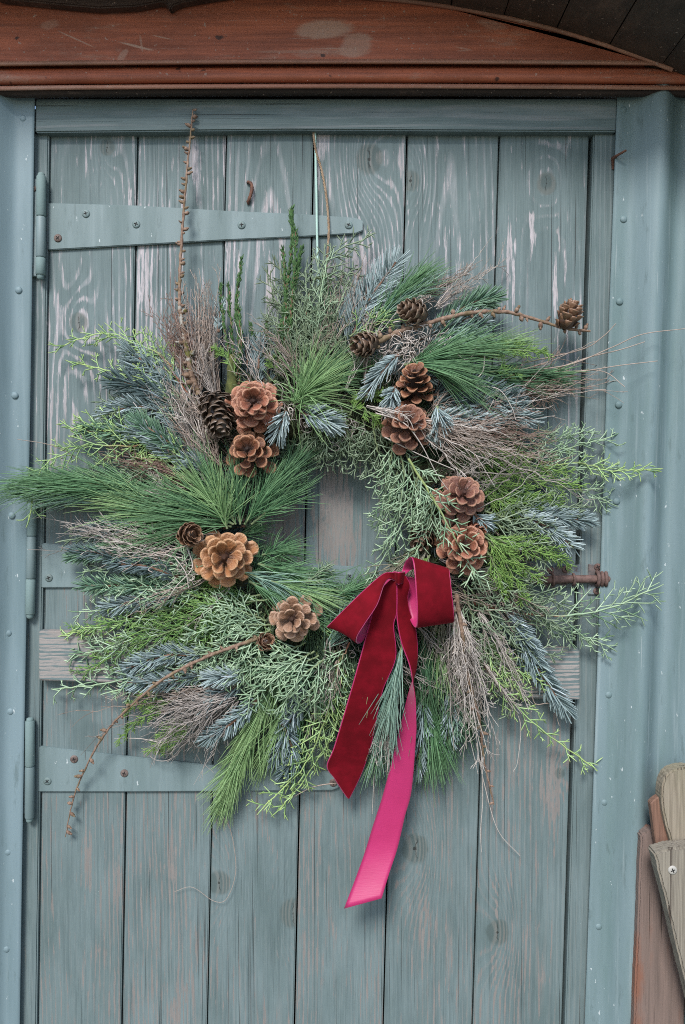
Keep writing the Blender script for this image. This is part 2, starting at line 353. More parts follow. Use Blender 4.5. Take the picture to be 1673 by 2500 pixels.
# ------------------------------------------------------------------ the door
TOPX = [122, 336, 553, 767, 994, 1220, 1440]; BOTX = [92, 297, 506, 719, 936, 1154, 1373]
Z_TOP = P(0, 312).z; Z_BOT = 0.12
def seam(i, z):
    a = P(TOPX[i], 324); b = P(BOTX[i], 2500); t = (a.z - z) / (a.z - b.z); return a.x + (b.x - a.x) * t
door = empty('plank_door', (0, 0.01, Z_BOT), 'weathered blue green plank door behind the wreath', 'door'); door['kind'] = 'thing'
def kn(x, y, r): q = P(x, y); return (q.x, q.z, r)
def ba(x, y, rx, ry, a): q = P(x, y); return (q.x, q.z, rx * MPP / K, ry * MPP / K, a)
plank_spec = [
    dict(slope=.035, zc=1.2, off=.01, knots=[kn(262, 360, .013), kn(193, 788, .016)], wear=.74, ring=.0075, bare=[ba(212, 2110, 14, 70, 0.261), ba(180, 1690, 20, 60, 0.145), ba(320, 520, 16, 120, 0.128)]),
    dict(slope=.03, zc=1.9, off=.03, knots=[], wear=.72, ring=.0068, bare=[ba(420, 2110, 12, 70, 0.244), ba(424, 2480, 16, 40, 0.290), ba(350, 690, 22, 150, 0.174)]),
    dict(slope=.06, zc=1.02, off=.004, knots=[kn(536, 2155, .020), kn(716, 2230, .024)], wear=.66, ring=.0082, bare=[ba(570, 690, 24, 150, 0.203), ba(700, 1300, 60, 110, 0.27), ba(640, 2030, 40, 60, 0.116)]),
    dict(slope=.03, zc=1.0, off=.025, knots=[kn(902, 388, .024)], wear=.72, ring=.006, bare=[ba(815, 1290, 50, 130, 0.36), ba(890, 650, 70, 60, 0.174), ba(780, 380, 14, 90, 0.174)]),
    dict(slope=.045, zc=1.1, off=.01, knots=[kn(1014, 2074, .024), kn(1003, 440, .016)], wear=.66, ring=.0078, bare=[ba(1090, 620, 12, 100, 0.174), ba(1040, 2260, 20, 80, 0.174), ba(1130, 640, 30, 130, 0.087)]),
    dict(slope=.04, zc=1.25, off=.012, knots=[kn(1335, 448, .018), kn(1215, 2276, .021), kn(1367, 1888, .009)], wear=.67, ring=.0085, bare=[ba(1300, 560, 10, 50, 0.290), ba(1245, 620, 16, 150, 0.203), ba(1360, 760, 26, 200, 0.145), ba(1350, 1930, 24, 110, 0.232), ba(1330, 1250, 40, 90, 0.116)])]
for i, ps in enumerate(plank_spec):
    g2 = .0013
    xm = (seam(i, 1.5) + seam(i + 1, 1.5)) / 2 + (-.02, .03, .012, -.04, .01, .015)[i]
    m = painted_wood('painted_plank', xc=xm, seed=i * 3.7 + 1, **ps)
    poly = [(seam(i, Z_TOP) + g2, Z_TOP - (0, .003, .001, .002, .004, .003)[i]), (seam(i + 1, Z_TOP) - g2, Z_TOP - (.001, .002, .003, .001, .004, .005)[i]), (seam(i + 1, Z_BOT) - g2, Z_BOT), (seam(i, Z_BOT) + g2, Z_BOT)]
    y0 = (0, .0015, -.001, .0005, .0018, 0)[i]
    prism('plank', poly, y0, .024, m, door, .0016, 2)
backm = plain('gap_dark', (.03, .026, .022), .9)
prism('gap_blocker', [(seam(0, Z_TOP) - .06, Z_TOP + .05), (seam(6, Z_TOP) + .06, Z_TOP + .05), (seam(6, Z_BOT) + .06, Z_BOT - .05), (seam(0, Z_BOT) - .06, Z_BOT - .05)], .045, .06, backm, door, 0)  # added dark sheet, keeps the sky out of the plank gaps
battm = painted_wood('painted_batten', xc=P(0, 1560).z, slope=.02, zc=0, off=.01, wear=1.12, seed=31, horiz=True, pale=(.40, .36, .34), low=(.20, .17, .15), ring=.006)
prism('batten', quadD([(89, 1443), (1327, 1484), (1327, 1602), (89, 1557)], 20), -.020, -.002, battm, door, .002, 2)

# hinges
hm = metal_paint('hinge_paint', (.170, .222, .228), .25, .45, (.12, .165, .165)); hrust = rusty('hinge_rust', (.11, .055, .035), (.2, .11, .07), (.155, .22, .215), .64)
screwm = metal_paint('screw_paint', (.15, .21, .21), .3, .7, (.11, .12, .11), 3.); screwr = rusty('screw_rust', (.10, .07, .06), (.2, .15, .13))
slotm = plain('screw_slot', (.012, .012, .012), .8)
def screw(c, r, mat, parent, name='screw', cross=True, rot=.4):
    b = Buf(); n = 16; V = []; prof = [(1.0, .0), (1.0, .0008), (.82, .0017), (.5, .0020), (0.02, .0020)]
    for rr, h in prof:
        for j in range(n): V.append((c[0] + r * rr * math.cos(2 * math.pi * j / n), c[1] - h, c[2] + r * rr * math.sin(2 * math.pi * j / n)))
    F = [(i * n + j, i * n + (j + 1) % n, (i + 1) * n + (j + 1) % n, (i + 1) * n + j) for i in range(len(prof) - 1) for j in range(n)]
    b.add(V, F)
    if cross:
        for a in (rot, rot + math.pi / 2):
            ca, sa = math.cos(a), math.sin(a); l, w_ = r * .52, r * .11
            q = [(-l, -w_), (l, -w_), (l, w_), (-l, w_)]
            b.add([(c[0] + u * ca - v * sa, c[1] - .00225 - .0001 * (a != rot), c[2] + u * sa + v * ca) for u, v in q], [(0, 1, 2, 3)], mi=1)
    return b.build(name, [mat, slotm], parent)
def hinge(strap, barrel, leaf, screws, lscrews, cuts):
    h = empty('strap_hinge', (0, 0, 0)); WLOC[h.name] = Vector((0, 0, 0)); h.parent = door; h.matrix_parent_inverse = Matrix.Translation(-Vector(door.location))
    prism('strap', quadD(strap, 5), -.005, .0008, hm, h, .0012, 2)
    prism('frame_leaf', quadD(leaf, 13), -.013, -.0075, hm, h, .001)
    (bx, y0, x1, y1, r) = barrel; a, b_ = D(bx, y0, 16), D(x1, y1, 16)
    ys = [0] + cuts + [1]
    for k in range(len(ys) - 1):
        b = Buf(); p0 = a.lerp(b_, ys[k] + .004); p1 = a.lerp(b_, ys[k + 1] - .004)
        c = [p0, p0.lerp(p1, .02), p0.lerp(p1, .5), p0.lerp(p1, .98), p1]
        tube(b, c, np.array([.9, 1, 1, 1, .9]) * r, 14); b.build('barrel', [hrust if k != 1 else hm], h)
    b = Buf(); e = (b_ - a).normalized(); tube(b, [a - e * .004, a - e * .003, a, b_, b_ + e * .004, b_ + e * .006], np.array([.5, .72, .75, .75, .75, .5]) * r, 10); b.build('pin', [hrust], h)
    for k, (x, y, rst) in enumerate(screws): q = D(x, y, 5); screw((q.x, q.y, q.z), .0062, screwr if rst else screwm, h, rot=.3 + k)
    for k, (x, y) in enumerate(lscrews): q = D(x, y, 13); screw((q.x, q.y, q.z), .0052, screwr, h, rot=.9 + k)
hinge([(109, 464), (320, 470), (520, 482), (700, 490), (815, 498), (832, 506), (830, 528), (815, 534), (700, 541), (520, 549), (320, 560), (110, 572)], (95, 402, 93, 630, .0072),
      [(68, 408), (86, 408), (84, 632), (62, 632)], [(197, 489, 0), (312, 513, 0), (133, 545, 1), (553, 515, 0), (798, 515, 0)], [(76, 432), (70, 551), (69, 610)], [.41, .82])
hinge([(92, 1242), (300, 1262), (600, 1284), (840, 1298), (840, 1336), (600, 1340), (300, 1344), (91, 1345)], (74, 1150, 69, 1406, .0072),
      [(52, 1160), (72, 1160), (66, 1408), (48, 1408)], [(112, 1322, 0), (205, 1290, 0), (800, 1318, 0)], [(50, 1327)], [.30, .68])
hinge([(86, 1707), (285, 1730), (490, 1752), (760, 1766), (776, 1774), (776, 1803), (760, 1809), (490, 1811), (285, 1812), (86, 1812)], (69, 1648, 68, 1872, .0072),
      [(44, 1654), (62, 1654), (62, 1862), (43, 1862)], [(170, 1737, 1), (285, 1769, 1), (109, 1787, 0), (763, 1791, 1)], [(46, 1661), (45, 1788)], [.47])
# barrel bolt on the door edge, keeper on the frame
bolt = empty('barrel_bolt', (0, 0, 0)); WLOC[bolt.name] = Vector((0, 0, 0)); bolt.parent = door; bolt.matrix_parent_inverse = Matrix.Translation(-Vector(door.location))
rm = rusty('bolt_rust', (.085, .05, .042), (.17, .10, .085)); pm = rusty('bolt_plate', (.075, .07, .07), (.14, .105, .095), (.15, .18, .19))
prism('bolt_plate', quadS([(1330, 1385), (1422, 1378), (1424, 1432), (1330, 1436)], 5), -.005, -.0005, pm, bolt, .001)
b = Buf(); tube(b, [P(1296, 1417, 14), P(1400, 1414, 14), P(1470, 1413, 14), P(1486, 1413, 14), P(1489, 1413, 14)], [.0062, .0062, .0062, .0058, .004], 12, wob=.08); b.build('bolt_rod', [rm], bolt)
for xx in (1350, 1400):
    b = Buf(); c = P(xx, 1415, 14); a = np.linspace(-.3, math.pi + .3, 12)
    tube(b, [(c.x, c.y - .0085 * math.sin(t) , c.z + .0085 * math.cos(t)) for t in a], .0022, 6); b.build('guide_strap', [rm], bolt)
for (xx, yy) in ((1381, 1390), (1345, 1392)): q = P(xx, yy, 5); screw((q.x, q.y, q.z), .0058, rm, bolt, 'bolt_screw')

# ------------------------------------------------------------------ door frame
frame = empty('door_frame', (0, 0, 0.1), 'blue green painted timber frame round the plank door', 'door frame'); frame['kind'] = 'thing'
fm = painted_wood('painted_header', xc=P(0, 285).z, slope=.01, zc=0, off=.02, wear=.18, seed=55, horiz=True, ring=.009)
fm2 = painted_wood('painted_post', xc=.62, slope=.01, off=.05, wear=.42, seed=61, ring=.008, pale=(.36, .38, .38), low=(.24, .235, .21)); fm3 = painted_wood('painted_post', xc=-.6, slope=.01, off=.05, wear=.62, seed=66, ring=.007, low=(.24, .24, .21))
prism('header', quadS([(86, 240), (1508, 240), (1506, 321), (700, 317), (86, 323)], 16), -.016, .02, fm, frame, .002, 2)
def ext(a, b, z): t = (a.z - z) / (a.z - b.z); return a.x + (b.x - a.x) * t
def strip(name, a0, b0, a1, b1, y0, y1, mat, z0, z1, parent, bev=.002):
    prism(name, [(ext(a0, b0, z0), z0), (ext(a1, b1, z0), z0), (ext(a1, b1, z1), z1), (ext(a0, b0, z1), z1)], y0, y1, mat, parent, bev, 2)
zt = P(0, 325, 6).z
strip('post', P(1450, 324, 6), P(1380, 2500, 6), P(1512, 324, 6), P(1438, 2500, 6), -.006, .04, fm2, zt, .1, frame)
strip('post', P(70, 324, 6), P(40, 2500, 6), P(119, 324, 6), P(89, 2500, 6), -.006, .04, fm3, zt, .1, frame)
kp = prism('bolt_keeper', quadS([(1437, 1377), (1484, 1376), (1483, 1453), (1436, 1452)], 9), -.009, -.0065, pm, frame, .0008)
b = Buf(); c = P(1468, 1413, 14); a = np.linspace(-.3, math.pi + .3, 12)
for dx in (-.006, 0, .006): tube(b, [(c.x + dx, c.y - .0092 * math.sin(t), c.z + .0105 * math.cos(t)) for t in a], .003, 6)
lp = b.build('keeper_loop', [rm], kp)
for (xx, yy) in ((1459, 1384), (1457, 1443)): q = P(xx, yy, 9); screw((q.x, q.y, q.z), .0056, rm, kp, 'keeper_screw')

# ------------------------------------------------------------------ corrugated sheets at each side
PITCHW = .078; DEEP = .0135
def sheet_profile(s):                        # s metres away from the flange edge -> height off the sheet's back plane
    if s < .022: return 0.0
    u = (s - .022) / PITCHW
    return DEEP * (1 - math.cos(2 * math.pi * u))
def corrugated(name, top, bot, sgn, width, label, mat, rivets, y_base, ztop):
    e = empty(name, (ext(top, bot, .1), y_base, .1), label, 'wall', 'corrugated hut walls'); e['kind'] = 'thing'
    ns, nz = int(width / .0052), 26; V = []; zs = np.linspace(ztop, .1, nz)
    for back in (0, .0015):
        for z in zs:
            for i in range(ns + 1):
                s = width * i / ns; V.append((ext(top, bot, z) + sgn * s, y_base - sheet_profile(s) + back + .0012 * math.sin(z * 5 + s * 9), z))
    n1 = ns + 1; F = []; o = nz * n1
    for i in range(nz - 1):
        for j in range(ns):
            q = (i * n1 + j, i * n1 + j + 1, (i + 1) * n1 + j + 1, (i + 1) * n1 + j); F.append(q); F.append(tuple(o + k for k in q[::-1]))
    for i in range(nz - 1): F.append((i * n1, (i + 1) * n1, o + (i + 1) * n1, o + i * n1))
    b = Buf(); b.add(V, F); b.build('metal_sheet', [mat], e)
    for (x, y) in rivets:
        q = D(x, y, -y_base * 1000); bb = Buf(); n = 12; VV = []
        for rr, h in ((1, 0), (1, .0010), (.8, .0022), (.45, .0030), (.02, .0033)):
            for j in range(n): VV.append((q.x + .0056 * rr * math.cos(6.283 * j / n), q.y + .0006 - h, q.z + .0056 * rr * math.sin(6.283 * j / n)))
        bb.add(VV, [(i * n + j, i * n + (j + 1) % n, (i + 1) * n + (j + 1) % n, (i + 1) * n + j) for i in range(4) for j in range(n)])
        bb.build('rivet', [mat], e)
    return e
smL = metal_paint('sheet_paint', (.175, .238, .262), .18, .1, (.13, .185, .20), 1.); smR = metal_paint('sheet_paint', (.172, .232, .248), .45, .18, (.12, .178, .178), 7.)
corrugated('corrugated_wall', P(1506, 260, 18), P(1428, 2500, 18), 1, 1.1, 'blue green corrugated metal wall beside the bolt and bent nail', smR,
           [(1427, 252), (1427, 502), (1418, 690), (1416, 926), (1411, 1147), (1393, 1590), (1383, 1836), (1370, 2120)], -.018, P(0, 165, 0).z)
corrugated('corrugated_wall', P(85, 260, 18), P(48, 2500, 18), -1, 1.1, 'blue green corrugated metal wall beside the three hinges', smL,
           [(53, 271), (43, 664), (34, 905), (27, 1180), (19, 1449), (24, 1628), (18, 1950), (15, 2172)], -.018, P(0, 165, 0).z)

# ------------------------------------------------------------------ pediment over the door and the arched roof boards
ped = empty('pediment', (0, -.02, P(0, 230).z), 'reddish brown varnished pediment with mouldings above the door', 'pediment'); ped['kind'] = 'thing'
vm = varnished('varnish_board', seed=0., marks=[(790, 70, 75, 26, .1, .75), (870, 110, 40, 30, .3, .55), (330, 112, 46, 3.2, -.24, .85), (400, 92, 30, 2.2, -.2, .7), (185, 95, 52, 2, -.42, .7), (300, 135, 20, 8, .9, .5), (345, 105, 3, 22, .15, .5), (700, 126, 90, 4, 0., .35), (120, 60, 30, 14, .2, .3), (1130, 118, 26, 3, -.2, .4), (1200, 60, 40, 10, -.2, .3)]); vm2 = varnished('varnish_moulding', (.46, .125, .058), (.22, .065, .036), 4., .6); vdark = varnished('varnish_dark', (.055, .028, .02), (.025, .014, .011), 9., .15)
vedge = varnished('varnish_pale_edge', (.40, .20, .13), (.27, .11, .07), 12., .8)  # paler varnish for the lip, edge bead and arch bead
def sweep(name, prof, x0, x1, mat, parent, arc=0.):   # prof: closed list of (mm out, photo row at the door's middle)
    nx = 60; V = []; n = len(prof)
    for i in range(nx + 1):
        x = x0 + (x1 - x0) * i / nx; dz = -arc * ((x - .02) ** 2)
        for mm, py in prof: q = P(836, py, mm); V.append((x, -mm / 1000, q.z + dz))
    F = [(i * n + j, (i + 1) * n + j, (i + 1) * n + (j + 1) % n, i * n + (j + 1) % n) for i in range(nx) for j in range(n)]
    b = Buf(); b.add(V, F); b.add(V[:n], [tuple(range(n))]); b.add(V[-n:], [tuple(range(n))[::-1]])
    return b.build(name, [mat], parent, smooth=False)
X0, X1, ARC = -.95, .75, .012
tor = [(30, 203)] + [(40 + 15 * math.sin(t), 203 - 21.5 * (1 - math.cos(t))) for t in np.linspace(0.1, math.pi - .25, 12)] + [(30, 160), (5, 160), (5, 203)]
sweep('bead_moulding', tor, X0, X1, vm2, ped, ARC)
sweep('lip_moulding', [(5, 216), (48, 216), (50, 214), (50.5, 208), (49, 205), (44, 204), (5, 204)], X0, X1, vedge, ped, ARC)
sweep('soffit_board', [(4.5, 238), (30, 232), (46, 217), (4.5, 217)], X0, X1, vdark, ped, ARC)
sweep('edge_bead', [(30, 156), (58, 156), (61, 153), (61.5, 149), (60, 145.5), (56, 144), (30, 144)], X0, X1, vedge, ped, ARC)
# board with the arched top
def arch_row(x):                              # photo row where roof meets the pediment board
    return -9 + .00023 * max(0, x - 754) ** 2
fb = [(X0, P(0, 146, 56).z - ARC * X0 ** 2)]
pts = [P(x, arch_row(x), 56) for x in np.linspace(-600, 1640, 48)]
bz = P(0, 146, 56).z
poly = [(pts[0].x, bz - .008)] + [(p.x, p.z) for p in pts]
poly = [(pts[0].x, bz - ARC * pts[0].x ** 2)] + [(p.x, max(p.z, bz - .004)) for p in pts] + [(x, bz - ARC * x * x) for x in np.linspace(.5, -.8, 20)]
prism('fascia_board', poly, -.056, -.03, vm, ped, 0)
b = Buf(); tube(b, [(p.x, -.059, p.z - .001) for p in pts], .0032, 8); b.build('arch_bead', [vedge], ped)
ct = [(-60, -40), (0, -4), (120, 8), (241, 19), (330, 15), (396, 3), (408, 10), (415, 23), (424, 13), (445, 5), (500, -5), (560, -14), (640, -20), (640, -60), (-60, -60)]
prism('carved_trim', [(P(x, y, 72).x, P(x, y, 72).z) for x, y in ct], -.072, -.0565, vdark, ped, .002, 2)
roof = empty('porch_roof', (0, -.06, P(0, 0).z), 'dark stained boards of the arched roof overhang', 'roof'); roof['kind'] = 'thing'
rfm = varnished('roof_stain', (.075, .046, .033), (.036, .023, .017), 21., .15)
pr = [P(x, arch_row(x), 56) for x in np.linspace(-700, 2000, 22)]
for i in range(len(pr) - 1):
    a, b_ = pr[i], pr[i + 1]; g2 = .0008; e = (b_ - a).normalized(); a2 = a + e * g2; b2 = b_ - e * g2; nn = Vector((-e.z, 0, e.x)); bm = bmesh.new()
    y0, y1 = -.205, .02; up = .016; lo = -.0005 - .001 * (i % 3)
    V = [bm.verts.new(Vector((q.x, y, q.z)) + nn * (h + .002)) for y in (y0, y1) for q in (a2, b2) for h in (lo, up)]
    for f in ((0, 1, 3, 2), (4, 6, 7, 5), (0, 2, 6, 4), (1, 5, 7, 3), (0, 4, 5, 1), (2, 3, 7, 6)): bm.faces.new([V[k] for k in f])
    bmesh.ops.recalc_face_normals(bm, faces=bm.faces); me = bpy.data.meshes.new('roof_board'); bm.to_mesh(me); bm.free(); me.materials.append(rfm); link('roof_board', me, roof)
V = [(q.x, y, q.z + .022 + t) for t in (0, .004) for y in (-.207, .03) for q in pr]; n_ = len(pr); F = []
for i in range(n_ - 1):
    for k in (0, 2 * n_): F.append((k + i, k + i + 1, k + n_ + i + 1, k + n_ + i))
b = Buf(); b.add(V, F); b.build('seam_blocker', [plain('seam_blocker_dark', (.03, .03, .03), .9)], roof)  # unseen sheet added to stop light through the board seams
wb = empty('gable_wall', (0, .03, P(0, 165).z), 'dark gable boarding hidden behind the pediment', 'wall'); wb['kind'] = 'structure'
prism('gable_board', [(-1.2, P(0, 236).z), (1.0, P(0, 236).z), (1.0, P(0, 236).z + .35), (-1.2, P(0, 236).z + .35)], -.004, .03, vdark, wb, 0)

# ------------------------------------------------------------------ nails, twine, wire
rust2 = rusty('nail_rust', (.09, .04, .028), (.17, .075, .045))
b = Buf(); tube(b, [D(1403, 388, 6), D(1404, 372, 7), D(1403, 362, 14), D(1412, 356, 24), D(1433, 344, 36)], [.0022, .0032, .003, .0022, .0016], 8, wob=.2); tag(b.build('bent_nail', [rust2]), 'bent rusty nail sticking out of the frame post', 'nail', 'old bent nails')
b = Buf(); tube(b, spline([D(565, 418, 2), D(572, 417, 5), D(577, 428, 7), D(574, 446, 8), D(568, 462, 4), D(570, 468, 1)], 16), [.0012] + [.0026] * 12 + [.0022, .0018, .0012], 8, wob=.5); tag(b.build('rusty_hook', [rust2]), 'flaking rusty hook driven into a plank above the top hinge strap', 'hook')
b = Buf(); c1 = spline([D(717, 297, 6), D(719, 320, 8), D(724, 350, 8), D(735, 385, 8), D(744, 430, 10), D(750, 480, 12), D(752, 545, 16), D(740, 680, 30)], 90)
for ph in (0, 2.09, 4.19):
    t = np.linspace(0, 90, 90) + ph; cc = c1.copy(); cc[:, 0] += .001 * np.cos(t * .9); cc[:, 1] += .001 * np.sin(t * .9); tube(b, cc, .0011, 5)
tag(b.build('jute_twine', [bark('jute', (.22, .14, .085), (.33, .24, .16))]), 'tan twisted twine the wreath hangs from', 'twine')
b = Buf(); tube(b, spline([D(721, 298, 5), D(722, 340, 7), D(724, 430, 9), D(726, 550, 13), D(729, 680, 26)], 24), .0019, 8)
tag(b.build('hanging_wire', [plain('mint_plastic', (.42, .60, .53), .45)]), 'straight pale mint plastic coated wire beside the twine', 'wire')

# ------------------------------------------------------------------ timber leaning at the corner
timA = raw_wood('old_timber', (.29, .245, .185), (.14, .112, .08), (.26, .15, .10), .3, moss=.25, ring=.009)
timB = raw_wood('pink_timber', (.20, .142, .12), (.115, .085, .072), (.22, .075, .035), .65, ring=.02, seed=2.)
timC = raw_wood('grey_timber', (.27, .24, .19), (.135, .115, .09), None, ring=.006, seed=5.)
def down(a, b, z): t = (z - a.z) / (b.z - a.z); return a.lerp(b, t)
def timber(name, pts, y0, y1, mat, label, cat='timber', bev=.003, jit=.0016):
    rg = random.Random(len(label)); q = []
    for i in range(len(pts)):
        a, b_ = pts[i], pts[(i + 1) % len(pts)]; n = max(1, int((b_ - a).length / .007)); top = min(a.z, b_.z) > P(0, 2110, 90).z
        for k in range(n):
            t = a.lerp(b_, k / n); j = jit if top else min(jit, .0007); q.append(Vector((t.x + rg.uniform(-j, j), t.y, t.z + rg.uniform(-j, j) * (1.8 if top else 1))))
    pts = q
    o = prism(name, [(p.x, p.z) for p in pts], y0, y1, mat, None, bev, 2); return tag(o, label, cat)
zb = .0
f1 = [P(x, y, 60) for x, y in ((1566, 2041), (1580, 2030), (1596, 2026), (1607, 2050), (1660, 2060), (1700, 2300))]
lb = down(P(1566, 2041, 60), P(1548, 2500, 60), zb); rb = down(P(1690, 2060, 60), P(1672, 2500, 60), zb)
timber('fence_board', [f1[0], f1[1], f1[2], f1[3], P(1690, 2060, 60), rb, lb], -.060, -.030, timB, 'pinkish brown splintered board standing against the corrugated wall', 'board')
ptop = [(1644, 2080), (1626, 2010), (1614, 1946), (1617, 1920), (1623, 1900), (1634, 1887), (1650, 1877), (1672, 1873), (1700, 1879), (1725, 1900), (1740, 1945)]
pp = [P(x, y, 92) for x, y in ptop]; e1 = down(P(1740, 1945, 92), P(1800, 2160, 92), zb); e0 = down(P(1626, 2010, 92), P(1700, 2300, 92), zb)
post = timber('fence_post', pp + [e1, e0], -.092, -.066, timA, 'weathered tan rounded post top leaning at the corner', 'post', .004, .0007)
timD = raw_wood('split_timber', (.23, .125, .085), (.10, .052, .036), (.20, .085, .05), .6, ring=.005, seed=8.)
sp = [(1606, 2078), (1597, 2030), (1592, 1985), (1590, 1962), (1600, 1952), (1611, 1945), (1618, 1936), (1634, 2010), (1652, 2085)]
prism('splintered_side', [(P(x + random.uniform(-1.5, 1.5), y + random.uniform(-2, 2), 80).x, P(x, y, 80).z) for x, y in sp], -.080, -.0665, timD, post, .0015)
rr = [P(1599, 2087, 122), P(1609, 2078, 122), P(1640, 2073, 122), P(1672, 2064, 122), P(1720, 2070, 122)]
r1 = down(P(1720, 2070, 122), P(1790, 2330, 122), zb); r0 = down(P(1599, 2087, 122), P(1675, 2400, 122), zb)
rail = timber('fence_rail', rr + [r1, r0], -.122, -.0935, timC, 'pale grey weathered rail with a screw, in front of the leaning post', 'rail', .003)
q = P(1642, 2124, 122); screw((q.x, q.y, q.z), .0065, plain('zinc', (.42, .40, .36), .5), rail, 'screw')

# ------------------------------------------------------------------ wreath
WC = D(757, 1190, 40)
wreath = empty('wreath', (WC.x, WC.y, WC.z), 'large round evergreen wreath with pine cones hanging on the plank door', 'wreath')
# foliage materials
M = {}
BR_ = 1.3
_leafy = leafy
def leafy(name, a, b, tip=None, tipw=.5, under=None, uw=.6, **k):
    f = lambda c: tuple(q * BR_ for q in c) if c else None
    return _leafy(name, a, f(b), f(tip), tipw, f(under), uw, **k)
M['pine'] = leafy('pine_needles', (.035, .115, .045), (.13, .255, .12), (.20, .30, .15), .35, (.16, .27, .22), .45)
M['pine_pale'] = leafy('pine_needles_pale', (.085, .19, .06), (.24, .38, .17), (.33, .42, .19), .45, (.25, .36, .26), .4)
M['pine_dark'] = leafy('pine_needles_dark', (.02, .065, .035), (.07, .16, .08), (.13, .2, .09), .3, (.08, .15, .12), .4)
M['pine_blue'] = leafy('pine_needles_blue', (.09, .19, .15), (.26, .38, .30), (.30, .40, .30), .3, (.25, .36, .31), .5)
M['pine_dry'] = leafy('pine_needles_dry', (.13, .115, .075), (.25, .24, .18), (.22, .2, .15), .3)
M['fir'] = leafy('fir_needles', (.04, .08, .078), (.23, .30, .30), (.27, .33, .32), .3, (.44, .50, .54), .9)
M['fir_pale'] = leafy('fir_needles_pale', (.10, .155, .15), (.33, .41, .415), (.38, .44, .43), .4, (.52, .58, .61), .9)
M['fir_dark'] = leafy('fir_needles_dark', (.018, .042, .042), (.085, .13, .13), (.13, .18, .17), .3, (.33, .39, .44), .75)
M['fir_green'] = leafy('fir_needles_green', (.035, .10, .06), (.12, .22, .14), (.2, .28, .17), .35, (.26, .37, .34), .6)
M['mint'] = leafy('cypress_mint', (.115, .21, .12), (.33, .43, .30), (.36, .45, .24), .35, (.09, .18, .10), .3)
M['mint_grey'] = leafy('cypress_grey', (.085, .135, .078), (.225, .285, .195), (.25, .30, .18), .3, (.07, .11, .07), .3)
M['mint_dull'] = leafy('cypress_dull', (.075, .115, .065), (.18, .22, .14), (.2, .24, .14), .3)
M['old'] = leafy('shade_cypress', (.02, .035, .016), (.065, .085, .045), (.08, .10, .05), .3)  # this and the next two: shade between sprigs put into the colour
M['shade_pine'] = leafy('shade_pine', (.012, .035, .016), (.035, .07, .03), None)
M['shade_fir'] = leafy('shade_fir', (.012, .026, .024), (.04, .062, .06), None)
M['lime'] = leafy('cypress_lime', (.15, .28, .10), (.31, .44, .21), (.40, .46, .13), .55)
M['feather'] = leafy('bright_fronds', (.06, .15, .028), (.19, .315, .085), (.27, .36, .10), .5)
M['feather_dark'] = leafy('green_fronds', (.05, .14, .035), (.15, .27, .08), (.24, .34, .09), .5)
M['yew'] = leafy('dark_sprigs', (.02, .065, .02), (.07, .15, .05), (.10, .17, .05), .4)
M['dry'] = leafy('dry_stems', (.17, .125, .098), (.36, .285, .24), (.42, .35, .30), .3)
M['dry_red'] = leafy('dry_red_stems', (.12, .07, .054), (.28, .18, .145), (.30, .22, .18), .3)
M['dry_pale'] = leafy('dry_pale_stems', (.27, .22, .19), (.48, .43, .39), (.52, .48, .44), .3)
M['dry_grey'] = leafy('dry_grey_stems', (.15, .13, .115), (.33, .29, .265), (.40, .37, .33), .3)
S_brown = bark('brown_stem', (.10, .05, .03), (.20, .11, .07)); S_red = bark('red_stem', (.20, .06, .035), (.32, .13, .08)); S_lime = bark('lime_stem', (.17, .22, .06), (.27, .32, .13))
S_grey = bark('grey_stem', (.15, .125, .10), (.27, .22, .18)); S_green = bark('green_stem', (.10, .14, .06), (.2, .24, .12))
LARCH = bark('larch_bark', (.13, .075, .05), (.30, .20, .145), .35, .0); LARCHM = bark('mossy_bark', (.10, .06, .04), (.22, .14, .09), .95, .6)

U = MPP                                        # one screen unit in metres
def wpath(pts, n, jig=0.):
    q = []
    for p in pts:
        q.append(D(*p))
    c = spline(q, n)
    if jig: c[1:] += (RNG.random((n - 1, 3)) - .5) * jig
    return c
def stem_obj(c, r0, r1, mat, parent, sides=5):
    b = Buf(); tube(b, c, np.linspace(r0, r1, len(c)), sides, wob=.2); return b.build('stem', [mat], parent)
def along(c, s):
    n = len(c) - 1; x = np.clip(s, 0, 1) * n; i = np.minimum(x.astype(int), n - 1); t = (x - i)[:, None]
    return c[i] * (1 - t) + c[i + 1] * t
def plen(c): return float(np.linalg.norm(np.diff(c, axis=0), axis=1).sum())

def pine(pts, L=120, n=230, spread=34, mat='pine', droop=.12, s0=.0, thin=.0015, whorl=False):
    n = int(n * .88)
    c = wpath(pts, 20); T = tangents(c); b = Buf(); s = s0 + (1 - s0) * RNG.random(n) ** .8
    s = np.round(s * 14) / 14 if not whorl else s
    base = along(c, s); t = nrm(along(T, s)); S, V = frames(t)
    ph = RNG.random(n) * 2 * math.pi; al = R(spread) * (np.abs(RNG.normal(.62, .50, n)) + .06) * np.where(s > .85, .8, 1.)
    rad = S * np.cos(ph)[:, None] + V * np.sin(ph)[:, None] * .75
    d = t * np.cos(al)[:, None] + rad * np.sin(al)[:, None]
    LL = L * U * RNG.uniform(.68, 1.08, n)
    bend = np.tile([0, .02, -droop], (n, 1)) + RNG.normal(0, .10, (n, 3)) - rad * (.12 * np.sin(al))[:, None]
    ctip = base + (d + bend) * LL[:, None]; push = np.maximum(0, ctip[:, 1] + .006); bend[:, 1] -= push / np.maximum(LL, 1e-4)
    r = np.clip(RNG.normal(.5, .36, n), 0, 1)
    spikes(b, base, d, LL, thin * RNG.uniform(.8, 1.15, n), bend, (1, 1, .85, .3), 3, .7, r)
    o = b.build('pine_sprig', [M[mat]], wreath); stem_obj(c, .0019, .001, S_green, o); return o
